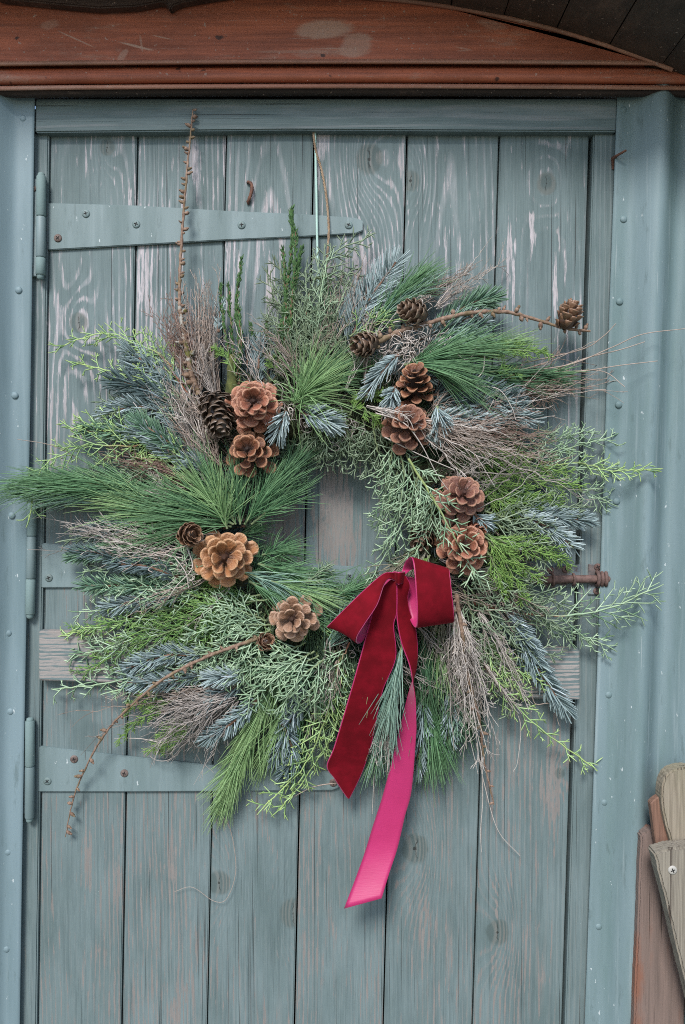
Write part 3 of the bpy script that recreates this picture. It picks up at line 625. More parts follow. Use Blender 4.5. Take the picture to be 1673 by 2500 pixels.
def fir(pts, L=25, mat='fir', n=None, flat=.75, al=58, thin=.0029, up=.25, stem=S_brown):
    L *= 1.14; c = wpath(pts, 24); T = tangents(c); ln = plen(c); n = n or int(ln / .00062); b = Buf()
    s = np.sort(RNG.random(n)); base = along(c, s); t = nrm(along(T, s)); S, V = frames(t)
    ph = np.where(RNG.random(n) < .72, RNG.normal(0, .75, n) + np.where(RNG.random(n) < .5, 0, math.pi), RNG.random(n) * 6.28)
    a = R(al) * (1 - .62 * np.clip((s - .86) / .14, 0, 1)) * RNG.uniform(.8, 1.12, n)
    rad = nrm(S * np.cos(ph)[:, None] + V * (np.sin(ph) * flat + up)[:, None])
    d = t * np.cos(a)[:, None] + rad * np.sin(a)[:, None]
    LL = L * U * RNG.uniform(.8, 1.1, n) * (.75 + .25 * np.clip((1 - s) * 5, 0, 1)) * (.8 + .2 * np.clip(s * 5, 0, 1))
    bend = t * .28 + np.array([0, -.10, .06])
    spikes(b, base, d, LL, thin * RNG.uniform(.85, 1.1, n), bend, (.6, 1, 1, .5), 3, .6, np.clip(RNG.normal(.5, .34, n), 0, 1), V + RNG.normal(0, .5, V.shape))
    o = b.build('fir_sprig', [M[mat]], wreath); stem_obj(c, .0028, .0016, stem, o); return o
def cypress(pts, mat='mint', side=55, n=15, sub=7, subl=17, ang=42, thin=.0021, stem=S_green, flat=.55, name='cypress_sprig', s0=.06, r0=.0015, third=.6, taper=.62):
    side *= 1.22; n = int(n * 1.1); thin *= 1.32; subl *= 1.22; sub = max(4, int(sub * .85)) if name == 'cypress_sprig' else sub; third *= .6; c = wpath(pts, 26, .0025); T = tangents(c); b = Buf(); E = []      # E: base, dir, len, width, level
    sgn = RNG.choice([-1, 1])
    def perp(t, k):
        S, V = frames(t[None]); a = RNG.normal(0, .55); return (S[0] * math.cos(a) * k + V[0] * math.sin(a) * flat)
    ss = s0 + (1 - s0) * (np.arange(n) + .5 + RNG.uniform(-.35, .35, n)) / n
    for i, s in enumerate(ss):
        p = along(c, np.array([s]))[0]; t = along(T, np.array([s]))[0]; t /= np.linalg.norm(t); sgn = -sgn
        a = R(ang * RNG.uniform(.7, 1.25)); d = t * math.cos(a) + perp(t, sgn) * math.sin(a); d /= np.linalg.norm(d)
        L = side * U * (1.05 - taper * s) * RNG.uniform(.6, 1.2)
        E.append((p, d, L, thin * .95, 0)); m = max(2, int(sub * L / (side * U) + .5)); g = sgn
        for k in range(m):
            f = .18 + .78 * (k + RNG.uniform(0, .7)) / m; g = -g; pp = p + d * (L * f)
            a2 = R(ang * RNG.uniform(.8, 1.35)); d2 = d * math.cos(a2) + perp(d, g) * math.sin(a2); d2 /= np.linalg.norm(d2)
            l2 = subl * U * RNG.uniform(.55, 1.3) * (1.1 - .5 * f); E.append((pp, d2, l2, thin * .9, 1))
            if RNG.random() < third:
                f3 = RNG.uniform(.3, .7); d3 = d2 * .75 + perp(d2, RNG.choice([-1, 1])) * .65; E.append((pp + d2 * l2 * f3, d3 / np.linalg.norm(d3), l2 * RNG.uniform(.4, .7), thin * .85, 2))
    tip = T[-1]; E.append((c[-1], tip, subl * U, thin, 1))
    B = np.array([e[0] for e in E]); Dv = np.array([e[1] for e in E]); LL = np.array([e[2] for e in E]); W_ = np.array([e[3] for e in E])
    spikes(b, B, Dv, LL, W_, RNG.normal(0, .09, B.shape) + np.array([0, -.02, .02]), (.85, 1, .9, .4), 3, .9, np.clip(RNG.normal(.5, .34, len(B)), 0, 1))
    tube(b, c, np.linspace(r0 * .8, thin * .4, 26), 4, (.5, .4, .5))
    o = b.build(name, [M[mat]], wreath)
    k = 13 if stem is S_red else 20; stem_obj(c[:k], r0, r0 * .5, stem, o); return o
def frond(pts, mat='feather', side=55, n=22, **kw):
    return cypress(pts, mat, side, n, sub=11, subl=12, ang=30, thin=.0014, name='conifer_frond', third=.15, flat=.35, taper=.7, **kw)
def yew(pts, mat='yew', L=12, al=34):
    c = wpath(pts, 26, .002); T = tangents(c); ln = plen(c); n = int(ln / .00058); b = Buf(); s = np.sort(RNG.random(n)); base = along(c, s); t = nrm(along(T, s)); S, V = frames(t)
    ph = RNG.random(n) * 6.28; a = R(al) * RNG.uniform(.6, 1.3, n); rad = S * np.cos(ph)[:, None] + V * np.sin(ph)[:, None]
    spikes(b, base, t * np.cos(a)[:, None] + rad * np.sin(a)[:, None], L * U * RNG.uniform(.7, 1.15, n), .0022, -rad * .12, (.5, 1, .85, .2), 3, .45, None)
    o = b.build('dark_evergreen_sprig', [M[mat]], wreath); stem_obj(c, .0017, .0008, S_brown, o); return o
def dry(pts, mat='dry', n=22, spread=30, rad=.0008, twigs=6, tl=38, kink=.006, name='dry_twig_bundle', s_min=.55):
    b = Buf(); p0 = [list(p) for p in pts]
    for i in range(n):
        q = []; ox, oy, od = RNG.normal(0, spread), RNG.normal(0, spread), RNG.normal(0, 8); e = RNG.uniform(s_min, 1.05)
        for j, p in enumerate(p0):
            f = j / (len(p0) - 1); w_ = .12 + .88 * f; q.append((p[0] + ox * w_, p[1] + oy * w_, max(3, p[2] + od * w_)))
        c = wpath(q, 16); c = c[:max(4, int(16 * e))]; c[1:] += RNG.normal(0, kink * .16, (len(c) - 1, 3)) * np.linspace(.3, 1, len(c) - 1)[:, None]
        r = RNG.random(); tube(b, c, np.linspace(rad * 1.25, rad * .6, len(c)), 3, (r, 0, .5), cap=False)
        T = tangents(c); m = RNG.poisson(twigs)
        if m:
            s = RNG.uniform(.3, 1, m); B = along(c, s); t = nrm(along(T, s)); S, V = frames(t); ph = RNG.random(m) * 6.28; a = R(28) * RNG.uniform(.6, 1.6, m)
            d = t * np.cos(a)[:, None] + (S * np.cos(ph)[:, None] + V * np.sin(ph)[:, None] * .5) * np.sin(a)[:, None]; LL = tl * U * RNG.uniform(.3, 1.1, m)
            be = RNG.normal(0, .18, (m, 3)); spikes(b, B, d, LL, rad * 1.5, be, (1, .8, .7, .55), 3, 1, np.full(m, r))
            k = RNG.random(m) < .75; kk = int(k.sum())
            if kk:
                f = RNG.uniform(.4, .9, kk); B2 = B[k] + d[k] * (LL[k] * f)[:, None] + be[k] * (LL[k] * f * f)[:, None]
                spikes(b, B2, nrm(d[k] + RNG.normal(0, .5, (kk, 3))), LL[k] * .4, rad * 1.4, None, (1, .8, .6), 3, 1, np.full(kk, r), t0=.5)
    return b.build(name, [M[mat]], wreath)
def curls(cx, cy, dep, n, size, mat='dry_pale', rad=.0007):
    b = Buf()
    for i in range(n):
        x, y = cx + RNG.normal(0, size * .5), cy + RNG.normal(0, size * .35); a = RNG.random() * 6.28; q = []; st = size * RNG.uniform(.12, .28); tw = RNG.normal(0, .9)
        for k in range(7): q.append((x, y, dep + RNG.normal(0, 5))); x += math.cos(a) * st; y += math.sin(a) * st; a += tw + RNG.normal(0, .5)
        tube(b, wpath(q, 22), rad * RNG.uniform(.7, 1.2), 3, (RNG.random(), .5, .5), cap=False)
    return b.build('dry_tendrils', [M[mat]], wreath)
def strand(pts, mat='dry_pale', rad=.0008, n=40, name='dry_twig'):
    b = Buf(); c = wpath(pts, n); tube(b, c, np.linspace(rad, rad * .5, n), 4, (.6, .5, .5)); return b.build(name, [M[mat]], wreath)
def larch(pts, r0=.0036, r1=.0018, knobs=16, mossy=0., name='larch_twig', kr=.0034, ks=1.35):
    c = wpath(pts, 60, .0012); b = Buf(); k = int(60 * mossy)
    r0 *= .78; r1 *= .78
    rad = np.linspace(r0, r1, 60) * (1 + .14 * np.sin(np.arange(60) * 1.7))
    tube(b, c, rad, 8, wob=.2); T = tangents(c); o = None
    for i in range(knobs):
        s = (i + RNG.uniform(.1, .9)) / knobs; p = along(c, np.array([s]))[0]; t = along(T, np.array([s]))[0]; S, V = frames(t[None]); sg = RNG.choice([-1, 1])
        d = S[0] * sg + V[0] * RNG.uniform(-.2, .6) + t * .35; r = kr * RNG.uniform(.6, 1.15)
        lump(b, p + d * (r * .9 + r1 * .6), r * .8, d, ks, .45, (.25, .5, .5), 6, 4)
        if RNG.random() < .6: lump(b, p + d * (r * 1.9 + r1 * .6), r * .5, d, 1.2, .5, (.2, .5, .5), 5, 3)
    return b.build(name, [LARCHM if mossy else LARCH], wreath)

# ---- moss ring the sprigs are tied to
def moss_ring():
    b = Buf(); n, m = 90, 12; V = []; c = D(752, 1190, 26); Rr = 262 * U
    for i in range(n):
        a = 6.2832 * i / n
        for j in range(m):
            ph = 6.2832 * j / m; r = .032 * (1 + .35 * (RNG.random() - .5)); q = Rr + r * 1.5 * math.cos(ph)
            V.append((c.x + q * math.cos(a), min(-.003, c.y + r * .75 * math.sin(ph)), c.z + q * math.sin(a)))
    F = [(i * m + j, ((i + 1) % n) * m + j, ((i + 1) % n) * m + (j + 1) % m, i * m + (j + 1) % m) for i in range(n) for j in range(m)]
    b.add(V, F)
    g = NG('moss'); o, x, y, z = g.obj(); nz = g.noise(o, 70, 5, .7); g.col(g.mix(g.ramp(nz, .35, .65), (.03, .035, .015), (.085, .075, .04))); g.rough(.95); g.bump(nz, 1., .006)
    b.build('moss_ring', [g.m], wreath)
moss_ring()

# ---- filler layer close to the door, all round; inner tier coloured shade-dark
def polar(a, r, dep): return (757 + r * math.cos(R(a)), 1190 - r * math.sin(R(a)), dep)
SECT = [  # from, to (degrees anticlockwise from the right), kinds, outer reach
    (-25, 30, ['cyp_g', 'frond', 'cyp_m', 'fir', 'dry', 'cyp_g'], 500), (30, 62, ['fir', 'pine', 'dry', 'fird', 'pined'], 430), (62, 112, ['cyp_g', 'dry', 'cyp_d', 'pine', 'cyp_g'], 420),
    (112, 150, ['dryr', 'fir', 'dry', 'cyp_g', 'yew'], 420), (150, 185, ['fir', 'pine', 'cyp_g', 'pined', 'dry'], 480), (185, 232, ['cyp_m', 'frondd', 'fir', 'cyp_g', 'frondd'], 500),
    (232, 262, ['pine', 'cyp_m', 'fir', 'pined', 'cyp_l'], 470), (262, 300, ['pined', 'fird', 'pined', 'dry', 'pine'], 480), (300, 335, ['cyp_g', 'cyp_d', 'dry', 'cyp_g', 'fird'], 460)]
fi = 0
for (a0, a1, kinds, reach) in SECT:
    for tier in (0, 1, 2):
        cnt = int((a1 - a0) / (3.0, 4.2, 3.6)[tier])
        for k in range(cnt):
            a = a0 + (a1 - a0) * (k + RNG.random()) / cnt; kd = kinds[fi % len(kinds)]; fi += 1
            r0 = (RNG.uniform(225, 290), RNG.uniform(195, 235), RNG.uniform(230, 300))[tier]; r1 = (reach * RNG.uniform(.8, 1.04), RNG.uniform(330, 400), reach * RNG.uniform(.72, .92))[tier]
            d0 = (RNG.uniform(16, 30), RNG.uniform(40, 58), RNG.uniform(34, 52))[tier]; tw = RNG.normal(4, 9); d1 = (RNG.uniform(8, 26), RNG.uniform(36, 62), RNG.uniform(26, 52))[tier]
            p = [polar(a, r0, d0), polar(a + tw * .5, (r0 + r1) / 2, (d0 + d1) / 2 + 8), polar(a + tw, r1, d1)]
            if kd.startswith('pine'): p = [p[0], p[1]]; pine(p, 100, 130, 30, 'shade_pine' if tier == 1 else 'pine_dark')
            elif kd.startswith('fir'): fir(p, 23, 'shade_fir' if tier == 1 else 'fir_dark' if kd == 'fird' else RNG.choice(['fir', 'fir_dark', 'fir_green']))
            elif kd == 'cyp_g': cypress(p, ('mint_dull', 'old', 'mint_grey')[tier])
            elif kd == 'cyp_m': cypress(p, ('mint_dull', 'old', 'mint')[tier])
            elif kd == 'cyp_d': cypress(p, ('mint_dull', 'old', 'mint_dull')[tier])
            elif kd == 'cyp_l': cypress(p, 'lime')
            elif kd == 'frond': frond(p, 'feather')
            elif kd == 'frondd': frond(p, 'feather_dark')
            elif kd == 'yew': yew(p)
            elif kd == 'dry': dry(p, 'dry', 12, 22)
            elif kd == 'dryr': dry(p, 'dry_red', 14, 24)
for k in range(120):                                      # added growth against the door, coloured dark for the shade between sprigs
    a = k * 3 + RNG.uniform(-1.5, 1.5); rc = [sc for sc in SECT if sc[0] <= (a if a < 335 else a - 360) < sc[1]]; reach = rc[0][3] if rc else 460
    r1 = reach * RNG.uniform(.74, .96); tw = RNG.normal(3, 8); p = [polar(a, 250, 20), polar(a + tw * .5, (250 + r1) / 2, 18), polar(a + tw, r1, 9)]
    if k % 3 == 0: fir(p, 24, 'shade_fir')
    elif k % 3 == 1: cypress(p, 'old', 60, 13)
    else: pine(p[:2], 95, 90, 30, 'shade_pine')
# inner edge of the ring, short dull growth towards the opening
for k in range(34):
    a = k * 360 / 34 + RNG.uniform(-4, 4); r0 = RNG.uniform(225, 275); r1 = RNG.uniform(150, 195) if 20 < a < 170 else RNG.uniform(165, 205)
    p = [polar(a, r0, RNG.uniform(40, 62)), polar(a + RNG.uniform(-14, 14), r1, RNG.uniform(24, 48))]
    if 40 < a < 150: cypress(p, 'mint_dull' if k % 2 else 'mint_grey', 34, 8)
    elif a > 180 and a < 300: pine(p, 70, 60, 40, 'pine')
    else: cypress(p, 'mint_grey', 36, 8)

# ---- the sprigs one can tell apart, clockwise from the top
larch([(441, 250, 22), (434, 330, 26), (425, 430, 30), (418, 520, 34), (412, 620, 40), (411, 700, 46)], .0030, .0016, 1, name='larch_twig')
bpy.data.objects.remove(bpy.data.objects['larch_twig'], do_unlink=True)
larch([(411, 705, 46), (412, 620, 40), (418, 520, 34), (425, 430, 30), (434, 330, 26), (442, 250, 22)], .0036, .0014, 34, kr=.0036)
larch([(455, 905, 62), (437, 850, 60), (424, 780, 54), (411, 702, 46)], .0058, .0042, 9, mossy=1, name='mossy_twig', kr=.005)
for (x, y, s) in ((400, 640, 34), (365, 690, 30), (440, 660, 32), (470, 690, 26)): dry([(455, 900, 50), ((455 + x) / 2, (900 + y) / 2 + 10, 50), (x, y, 34)], 'dry_red' if x < 420 else 'dry', 20, s)
dry([(500, 900, 52), (478, 800, 48), (465, 650, 36)], 'dry', 24, 26); dry([(490, 900, 58), (470, 830, 58), (455, 740, 50)], 'dry_grey', 20, 28)
yew([(548, 880, 60), (546, 760, 54), (541, 700, 46), (553, 592, 36)]); yew([(545, 880, 58), (530, 770, 50), (523, 650, 38)]); yew([(540, 860, 56), (515, 760, 48), (504, 655, 36)]); yew([(540, 870, 62), (552, 790, 60), (545, 700, 52)])
yew([(600, 860, 50), (606, 790, 46), (612, 725, 38)]); yew([(570, 850, 50), (580, 800, 46), (575, 745, 40)])
yew([(648, 860, 60), (650, 720, 54), (668, 560, 40), (667, 480, 34)], L=14); yew([(655, 860, 60), (668, 700, 52), (690, 570, 40)], L=14); yew([(650, 800, 58), (655, 690, 52), (648, 570, 40)], L=13); yew([(640, 860, 58), (636, 780, 52), (655, 700, 48)]); yew([(660, 780, 58), (672, 640, 52), (678, 530, 40)], L=13)
fir([(590, 880, 58), (592, 830, 56), (596, 780, 46)], 22, 'fir'); fir([(570, 880, 52), (566, 830, 50), (562, 775, 42)], 24, 'fir_dark'); fir([(620, 880, 50), (615, 830, 46), (622, 790, 40)], 22, 'fir'); fir([(500, 760, 44), (505, 690, 36)], 14, 'fir_pale')
frond([(540, 860, 66), (515, 815, 64), (490, 800, 60)], 'feather', 26, 9); frond([(640, 860, 66), (622, 830, 62), (612, 815, 60)], 'feather', 22, 8)
b = Buf(); tube(b, wpath([(532, 905, 58), (531, 870, 60), (530, 840, 60), (529, 812, 58)], 14), np.linspace(.010, .0045, 14), 10, wob=.35)
g = NG('mossy_bark_green'); o_, x_, y_, z_ = g.obj(); nz = g.noise(g.scaled(o_, (90, 90, 30)), 1, 5, .7); g.col(g.mix(g.ramp(nz, .35, .65), (.035, .045, .012), (.105, .115, .03))); g.rough(.95); g.bump(nz, .8, .003)
b.build('mossy_stick', [g.m], wreath)
cypress([(700, 860, 50), (703, 700, 46), (730, 620, 36), (770, 575, 30), (838, 545, 26)], 'mint_grey', 62, 18, stem=S_red); cypress([(715, 640, 40), (760, 630, 38), (818, 625, 34)], 'mint_grey', 40, 9)
for (x, y) in ((615, 640), (640, 610), (680, 640), (600, 770), (720, 660), (770, 650), (800, 640), (640, 700), (760, 700), (690, 690)):
    cypress([(700 + RNG.uniform(-30, 50), 880, 50), ((700 + x) / 2, (880 + y) / 2, 52), (x, y, 36)], RNG.choice(['mint_grey', 'mint_dull', 'mint_grey']), 62, 15, 7, 20, thin=.0018)
for (x, y) in ((700, 790), (745, 800), (780, 790), (720, 760), (770, 760), (690, 830)): cypress([(x, y + 90, 66), (x + 12, y + 40, 66), (x + RNG.uniform(-25, 25), y - 20, 58)], 'mint_dull', 50, 12, 7, 20, thin=.0018)
dry([(770, 850, 44), (790, 740, 40), (815, 625, 30)], 'dry', 22, 26); pine([(760, 760, 40), (750, 680, 32)], 60, 50, 25, 'pine')
fir([(795, 800, 56), (830, 715, 52), (870, 650, 44), (906, 600, 38)], 38, 'fir_pale', al=62, flat=.5, thin=.002); fir([(790, 790, 50), (800, 740, 46), (850, 650, 40)], 34, 'fir', flat=.4)
pine([(820, 780, 60), (880, 705, 56), (940, 650, 46)], 120, 260, 22); pine([(840, 770, 58), (900, 700, 54), (960, 660, 44)], 105, 160, 24, 'pine_blue')
cypress([(800, 770, 66), (850, 740, 66), (930, 730, 62)], 'lime', 36, 10, thin=.0017)
dry([(920, 720, 44), (1000, 660, 36), (1110, 592, 24)], 'dry', 16, 16, twigs=5)
pine([(672, 925, 84), (688, 905, 88), (700, 893, 90)], 135, 190, 62, 'pine_pale', .05); pine([(690, 900, 80), (730, 860, 78)], 110, 150, 36, 'pine'); pine([(740, 880, 76), (800, 850, 70)], 80, 120, 40, 'pine'); pine([(670, 930, 84), (700, 930, 84)], 110, 60, 50, 'pine_pale', .2)
fir([(655, 940, 84), (645, 965, 92), (636, 995, 84)], 30, 'fir_pale', 90, al=45, up=.5); fir([(690, 945, 80), (725, 955, 88), (760, 970, 82)], 32, 'fir_pale', 130, al=55, up=.4)
fir([(912, 812, 84), (880, 845, 90), (842, 895, 80)], 30, 'fir_pale', al=42, up=.5, thin=.0024); fir([(905, 885, 86), (897, 905, 92), (892, 925, 88)], 24, 'fir_pale', 90, al=55, up=.5)
frond([(830, 910, 76), (870, 905, 80), (905, 900, 76)], 'feather', 26, 9); frond([(800, 950, 72), (815, 925, 74), (830, 905, 72)], 'feather', 20, 8); frond([(830, 930, 76), (850, 950, 78), (870, 970, 72)], 'feather', 22, 9)
larch([(845, 795, 82), (900, 765, 84), (960, 745, 80), (1060, 718, 66), (1130, 713, 56), (1180, 718, 50), (1240, 736, 44), (1300, 752, 40), (1350, 758, 38)], .0052, .0026, 24, kr=.0048)
fir([(980, 770, 52), (1050, 712, 46), (1092, 690, 42), (1132, 682, 38)], 30, 'fir_green', al=50); fir([(900, 810, 56), (990, 765, 54), (1085, 722, 44)], 28, 'fir')
fir([(1000, 785, 48), (1060, 760, 44), (1110, 735, 38)], 24, 'fir')
curls(945, 790, 84, 40, 60); curls(900, 800, 78, 20, 46, 'dry_grey'); curls(960, 690, 80, 6, 34)
pine([(925, 835, 80), (980, 815, 84), (1060, 800, 74)], 150, 240, 20, 'pine', .06); pine([(925, 835, 86), (965, 835, 92), (1000, 845, 92)], 150, 150, 22, 'pine', .18); pine([(1000, 810, 66), (1090, 795, 60), (1150, 790, 50)], 110, 150, 20, 'pine_pale', .05); pine([(960, 810, 64), (1040, 780, 58)], 110, 110, 26, 'pine_blue', .02)
frond([(1080, 820, 60), (1160, 800, 56), (1255, 808, 46)], 'feather', 34, 20); frond([(1120, 850, 54), (1170, 850, 50), (1210, 862, 44)], 'feather_dark', 26, 12)
pine([(1060, 850, 52), (1150, 850, 46), (1220, 858, 40)], 125, 200, 14, 'pine_dark', .0); pine([(1020, 860, 50), (1130, 870, 46)], 140, 150, 18, 'pine_dark', .02); pine([(1180, 860, 42), (1240, 858, 36)], 100, 90, 14, 'pine', -.02)
dry([(1040, 885, 46), (1180, 885, 42), (1345, 868, 26)], 'dry_red', 26, 20, twigs=4, tl=70); dry([(1100, 880, 40), (1250, 880, 34), (1400, 850, 22)], 'dry', 12, 26, twigs=5, tl=80)
for q in ([(1180, 850, 40), (1300, 835, 34), (1400, 795, 48), (1470, 765, 62), (1568, 752, 64)], [(1200, 850, 40), (1320, 850, 32), (1420, 836, 50), (1505, 826, 62)], [(1180, 860, 36), (1300, 850, 30), (1380, 850, 40), (1430, 885, 56)], [(1230, 860, 36), (1340, 820, 30), (1420, 800, 50), (1476, 782, 60)], [(1200, 830, 30), (1330, 800, 28), (1380, 770, 36), (1410, 740, 44)]): strand(q, 'dry', .0011)
fir([(985, 905, 64), (1060, 895, 64), (1130, 905, 56), (1182, 922, 48)], 36, 'fir_dark', al=60, flat=.5, up=.2); fir([(990, 925, 66), (1080, 925, 62), (1180, 930, 50)], 32, 'fir', al=62, flat=.35)
fir([(1000, 950, 76), (1060, 955, 76), (1132, 968, 62)], 26, 'fir_pale', al=50, up=.4); fir([(1000, 930, 86), (1005, 955, 92), (1000, 990, 84)], 34, 'fir_pale', 120, al=38, up=.5, stem=S_green)
dry([(940, 965, 84), (1080, 1000, 90), (1260, 1030, 60)], 'dry', 15, 58, twigs=9, tl=70, kink=.014); dry([(960, 970, 88), (1100, 1030, 94), (1220, 1080, 74)], 'dry_pale', 9, 56, twigs=9, tl=60, kink=.016); dry([(1000, 975, 76), (1160, 985, 70), (1330, 1010, 40)], 'dry_red', 12, 40, twigs=7, tl=60, kink=.012)
for q in ([(860, 945, 104), (920, 965, 118), (960, 1010, 116), (1000, 1085, 104), (1025, 1120, 100)], [(870, 935, 100), (930, 955, 118), (950, 990, 118)], [(880, 1000, 96), (960, 1040, 96), (1040, 1075, 98)], [(1100, 1080, 70), (1160, 1085, 66), (1205, 1080, 62)]): strand(q, 'dry_pale', .0011)
dry([(840, 930, 94), (900, 950, 112), (960, 985, 112)], 'dry_pale', 7, 12, twigs=7, tl=26)
# right
for q in ([(1030, 1020, 58), (1150, 1050, 58), (1300, 1082, 40)], [(1060, 1040, 60), (1200, 1090, 54), (1335, 1112, 38)], [(1050, 1070, 62), (1160, 1130, 60), (1262, 1182, 44)], [(1090, 1110, 62), (1170, 1160, 60), (1245, 1205, 46)], [(980, 1000, 54), (1080, 1040, 58), (1200, 1050, 44)], [(1100, 1090, 56), (1200, 1130, 54), (1280, 1150, 40)]): frond(q, 'feather' if q[0][0] > 1000 else 'feather_dark', 56, 22)
for q in ([(1150, 1060, 42), (1280, 1030, 34), (1405, 998, 22)], [(1170, 1080, 42), (1300, 1070, 34), (1415, 1072, 22)], [(1200, 1100, 40), (1320, 1120, 32), (1395, 1150, 22)], [(1180, 1030, 40), (1270, 1010, 32), (1340, 985, 22)]): cypress(q, 'mint', 58, 16, thin=.0018)
cypress([(1200, 1080, 38), (1320, 1060, 30), (1400, 1078, 44), (1490, 1072, 62)], 'lime', 40, 16, thin=.0019, stem=S_lime)
fir([(1160, 1165, 50), (1260, 1180, 44), (1348, 1192, 34)], 26, 'fir'); fir([(1190, 1180, 56), (1250, 1205, 52), (1312, 1252, 40)], 28, 'fir_pale', up=.4); fir([(1085, 1175, 84), (1100, 1190, 84), (1120, 1195, 80)], 22, 'fir', 70)
for q in ([(935, 1050, 96), (985, 1130, 116), (1030, 1210, 122), (1072, 1285, 116), (1088, 1322, 112)],): cypress(q, 'mint', 58, 17, 6, 20, thin=.0023, stem=S_lime, r0=.0019)
for q in ([(905, 1000, 76), (925, 1090, 80), (905, 1200, 72), (880, 1260, 60)], [(960, 1080, 80), (940, 1150, 84), (905, 1230, 74), (852, 1320, 60)], [(930, 1040, 76), (960, 1130, 84), (965, 1200, 80)], [(910, 1080, 66), (890, 1150, 60), (868, 1210, 46)], [(990, 1130, 86), (985, 1190, 88), (950, 1270, 80)], [(900, 1010, 70), (890, 1080, 64), (880, 1140, 50)]): cypress(q, 'mint', 54, 15, 6, 20, thin=.0020)
for q in ([(740, 950, 70), (745, 1000, 66), (735, 1050, 54)], [(790, 950, 72), (800, 1010, 68), (815, 1075, 52)], [(850, 965, 72), (865, 1030, 66), (880, 1095, 52)], [(770, 960, 66), (780, 1020, 58), (775, 1060, 48)], [(830, 960, 66), (840, 1020, 58), (835, 1080, 46)], [(720, 960, 66), (715, 1000, 60), (740, 1040, 52)]): cypress(q, 'mint_grey', 46, 12, thin=.0018)
for q in ([(1100, 1215, 84), (1180, 1250, 84), (1285, 1275, 64)], [(1110, 1230, 88), (1160, 1290, 90), (1200, 1372, 76)], [(1105, 1225, 90), (1150, 1260, 92), (1230, 1325, 76)], [(1115, 1260, 86), (1140, 1310, 88), (1160, 1360, 80)], [(1180, 1230, 70), (1240, 1250, 66), (1300, 1290, 54)]): frond(q, 'feather', 50, 18)
for q in ([(1110, 1170, 72), (1200, 1200, 68), (1290, 1250, 52)], [(1120, 1190, 74), (1190, 1230, 74), (1250, 1290, 60)], [(1050, 1310, 80), (1150, 1350, 78), (1250, 1395, 60)], [(1060, 1330, 78), (1120, 1400, 78), (1175, 1460, 66)], [(1080, 1340, 70), (1180, 1380, 66), (1290, 1440, 46)], [(1090, 1330, 66), (1200, 1350, 60), (1320, 1400, 40)], [(1060, 1350, 74), (1090, 1430, 76), (1120, 1510, 66)]): cypress(q, 'mint_grey', 60, 17)
cypress([(1080, 1380, 56), (1200, 1405, 50), (1310, 1408, 46), (1400, 1390, 52), (1492, 1348, 64)], 'mint', 84, 20, 8, 22, thin=.0021, stem=S_red, taper=.5, r0=.0026); cypress([(1180, 1410, 44), (1290, 1440, 36), (1395, 1480, 28)], 'mint', 60, 14)
dry([(1100, 1330, 70), (1180, 1380, 66), (1240, 1420, 50)], 'dry', 16, 30)
fir([(1140, 1380, 54), (1195, 1460, 48), (1240, 1545, 36), (1295, 1625, 28)], 34, 'fir', al=48, flat=.45); fir([(1150, 1410, 46), (1180, 1480, 42), (1220, 1530, 34)], 28, 'fir_dark')
larch([(1045, 1360, 88), (1058, 1450, 86), (1075, 1560, 74), (1098, 1650, 56), (1108, 1740, 40), (1130, 1840, 24)], .0042, .0014, 14, kr=.0036)
for (x, y, m_) in ((1075, 1700, 'dry_grey'), (1110, 1790, 'dry_pale'), (1040, 1640, 'dry_grey'), (1095, 1720, 'dry_pale')): dry([(1040, 1385, 80), (1060, 1520, 76), (x, y, 40)], m_, 12, 34, twigs=11, tl=46, kink=.010)
for q in ([(1090, 1700, 34), (1110, 1800, 24), (1140, 1900, 16), (1190, 1958, 10)], [(1100, 1700, 30), (1105, 1820, 18), (1100, 1900, 12), (1102, 1950, 8)], [(1090, 1480, 60), (1150, 1590, 48), (1190, 1650, 40), (1185, 1740, 28), (1175, 1765, 24)]): strand(q, 'dry_pale', .0009)
strand([(1215, 1570, 44), (1225, 1610, 34), (1262, 1612, 30), (1280, 1660, 24)], 'dry', .0009)
dry([(1090, 1490, 64), (1150, 1580, 58), (1200, 1650, 44)], 'dry_pale', 6, 10, twigs=10, tl=24)
cypress([(1080, 1480, 58), (1150, 1580, 54), (1240, 1670, 40), (1352, 1752, 24)], 'lime', 54, 18, stem=S_red); cypress([(1070, 1440, 66), (1130, 1500, 62), (1200, 1600, 44)], 'lime', 50, 14, 6, 22, thin=.0018); cypress([(1080, 1450, 60), (1160, 1520, 54), (1240, 1560, 40)], 'lime', 44, 12)
cypress([(1040, 1420, 76), (1060, 1500, 70), (1080, 1580, 56)], 'lime', 40, 12, thin=.0017)
# bottom
for q, L, n in (([(985, 1430, 54), (990, 1540, 50), (985, 1640, 34)], 150, 260), ([(1010, 1450, 50), (1030, 1560, 44), (1025, 1650, 30)], 140, 200), ([(960, 1500, 46), (975, 1600, 42), (975, 1670, 30)], 140, 220), ([(1030, 1440, 46), (1060, 1540, 40), (1070, 1620, 28)], 120, 140)): pine(q, L, n, 20, 'pine' if L == 140 else 'pine_dark', .05)
pine([(980, 1600, 46), (990, 1660, 44)], 150, 170, 18, 'pine', .05); pine([(965, 1440, 60), (975, 1520, 58)], 120, 120, 26, 'pine_dark', .1)
pine([(924, 1460, 92), (908, 1530, 96), (896, 1580, 90)], 125, 170, 15, 'pine_blue', .04); pine([(900, 1560, 70), (880, 1650, 62), (870, 1700, 50)], 110, 170, 17, 'pine_blue', .04); pine([(890, 1600, 54), (870, 1680, 46)], 120, 130, 18, 'pine', .04)
pine([(912, 1500, 94), (905, 1580, 96), (903, 1640, 90)], 115, 60, 10, 'pine_blue', .02)
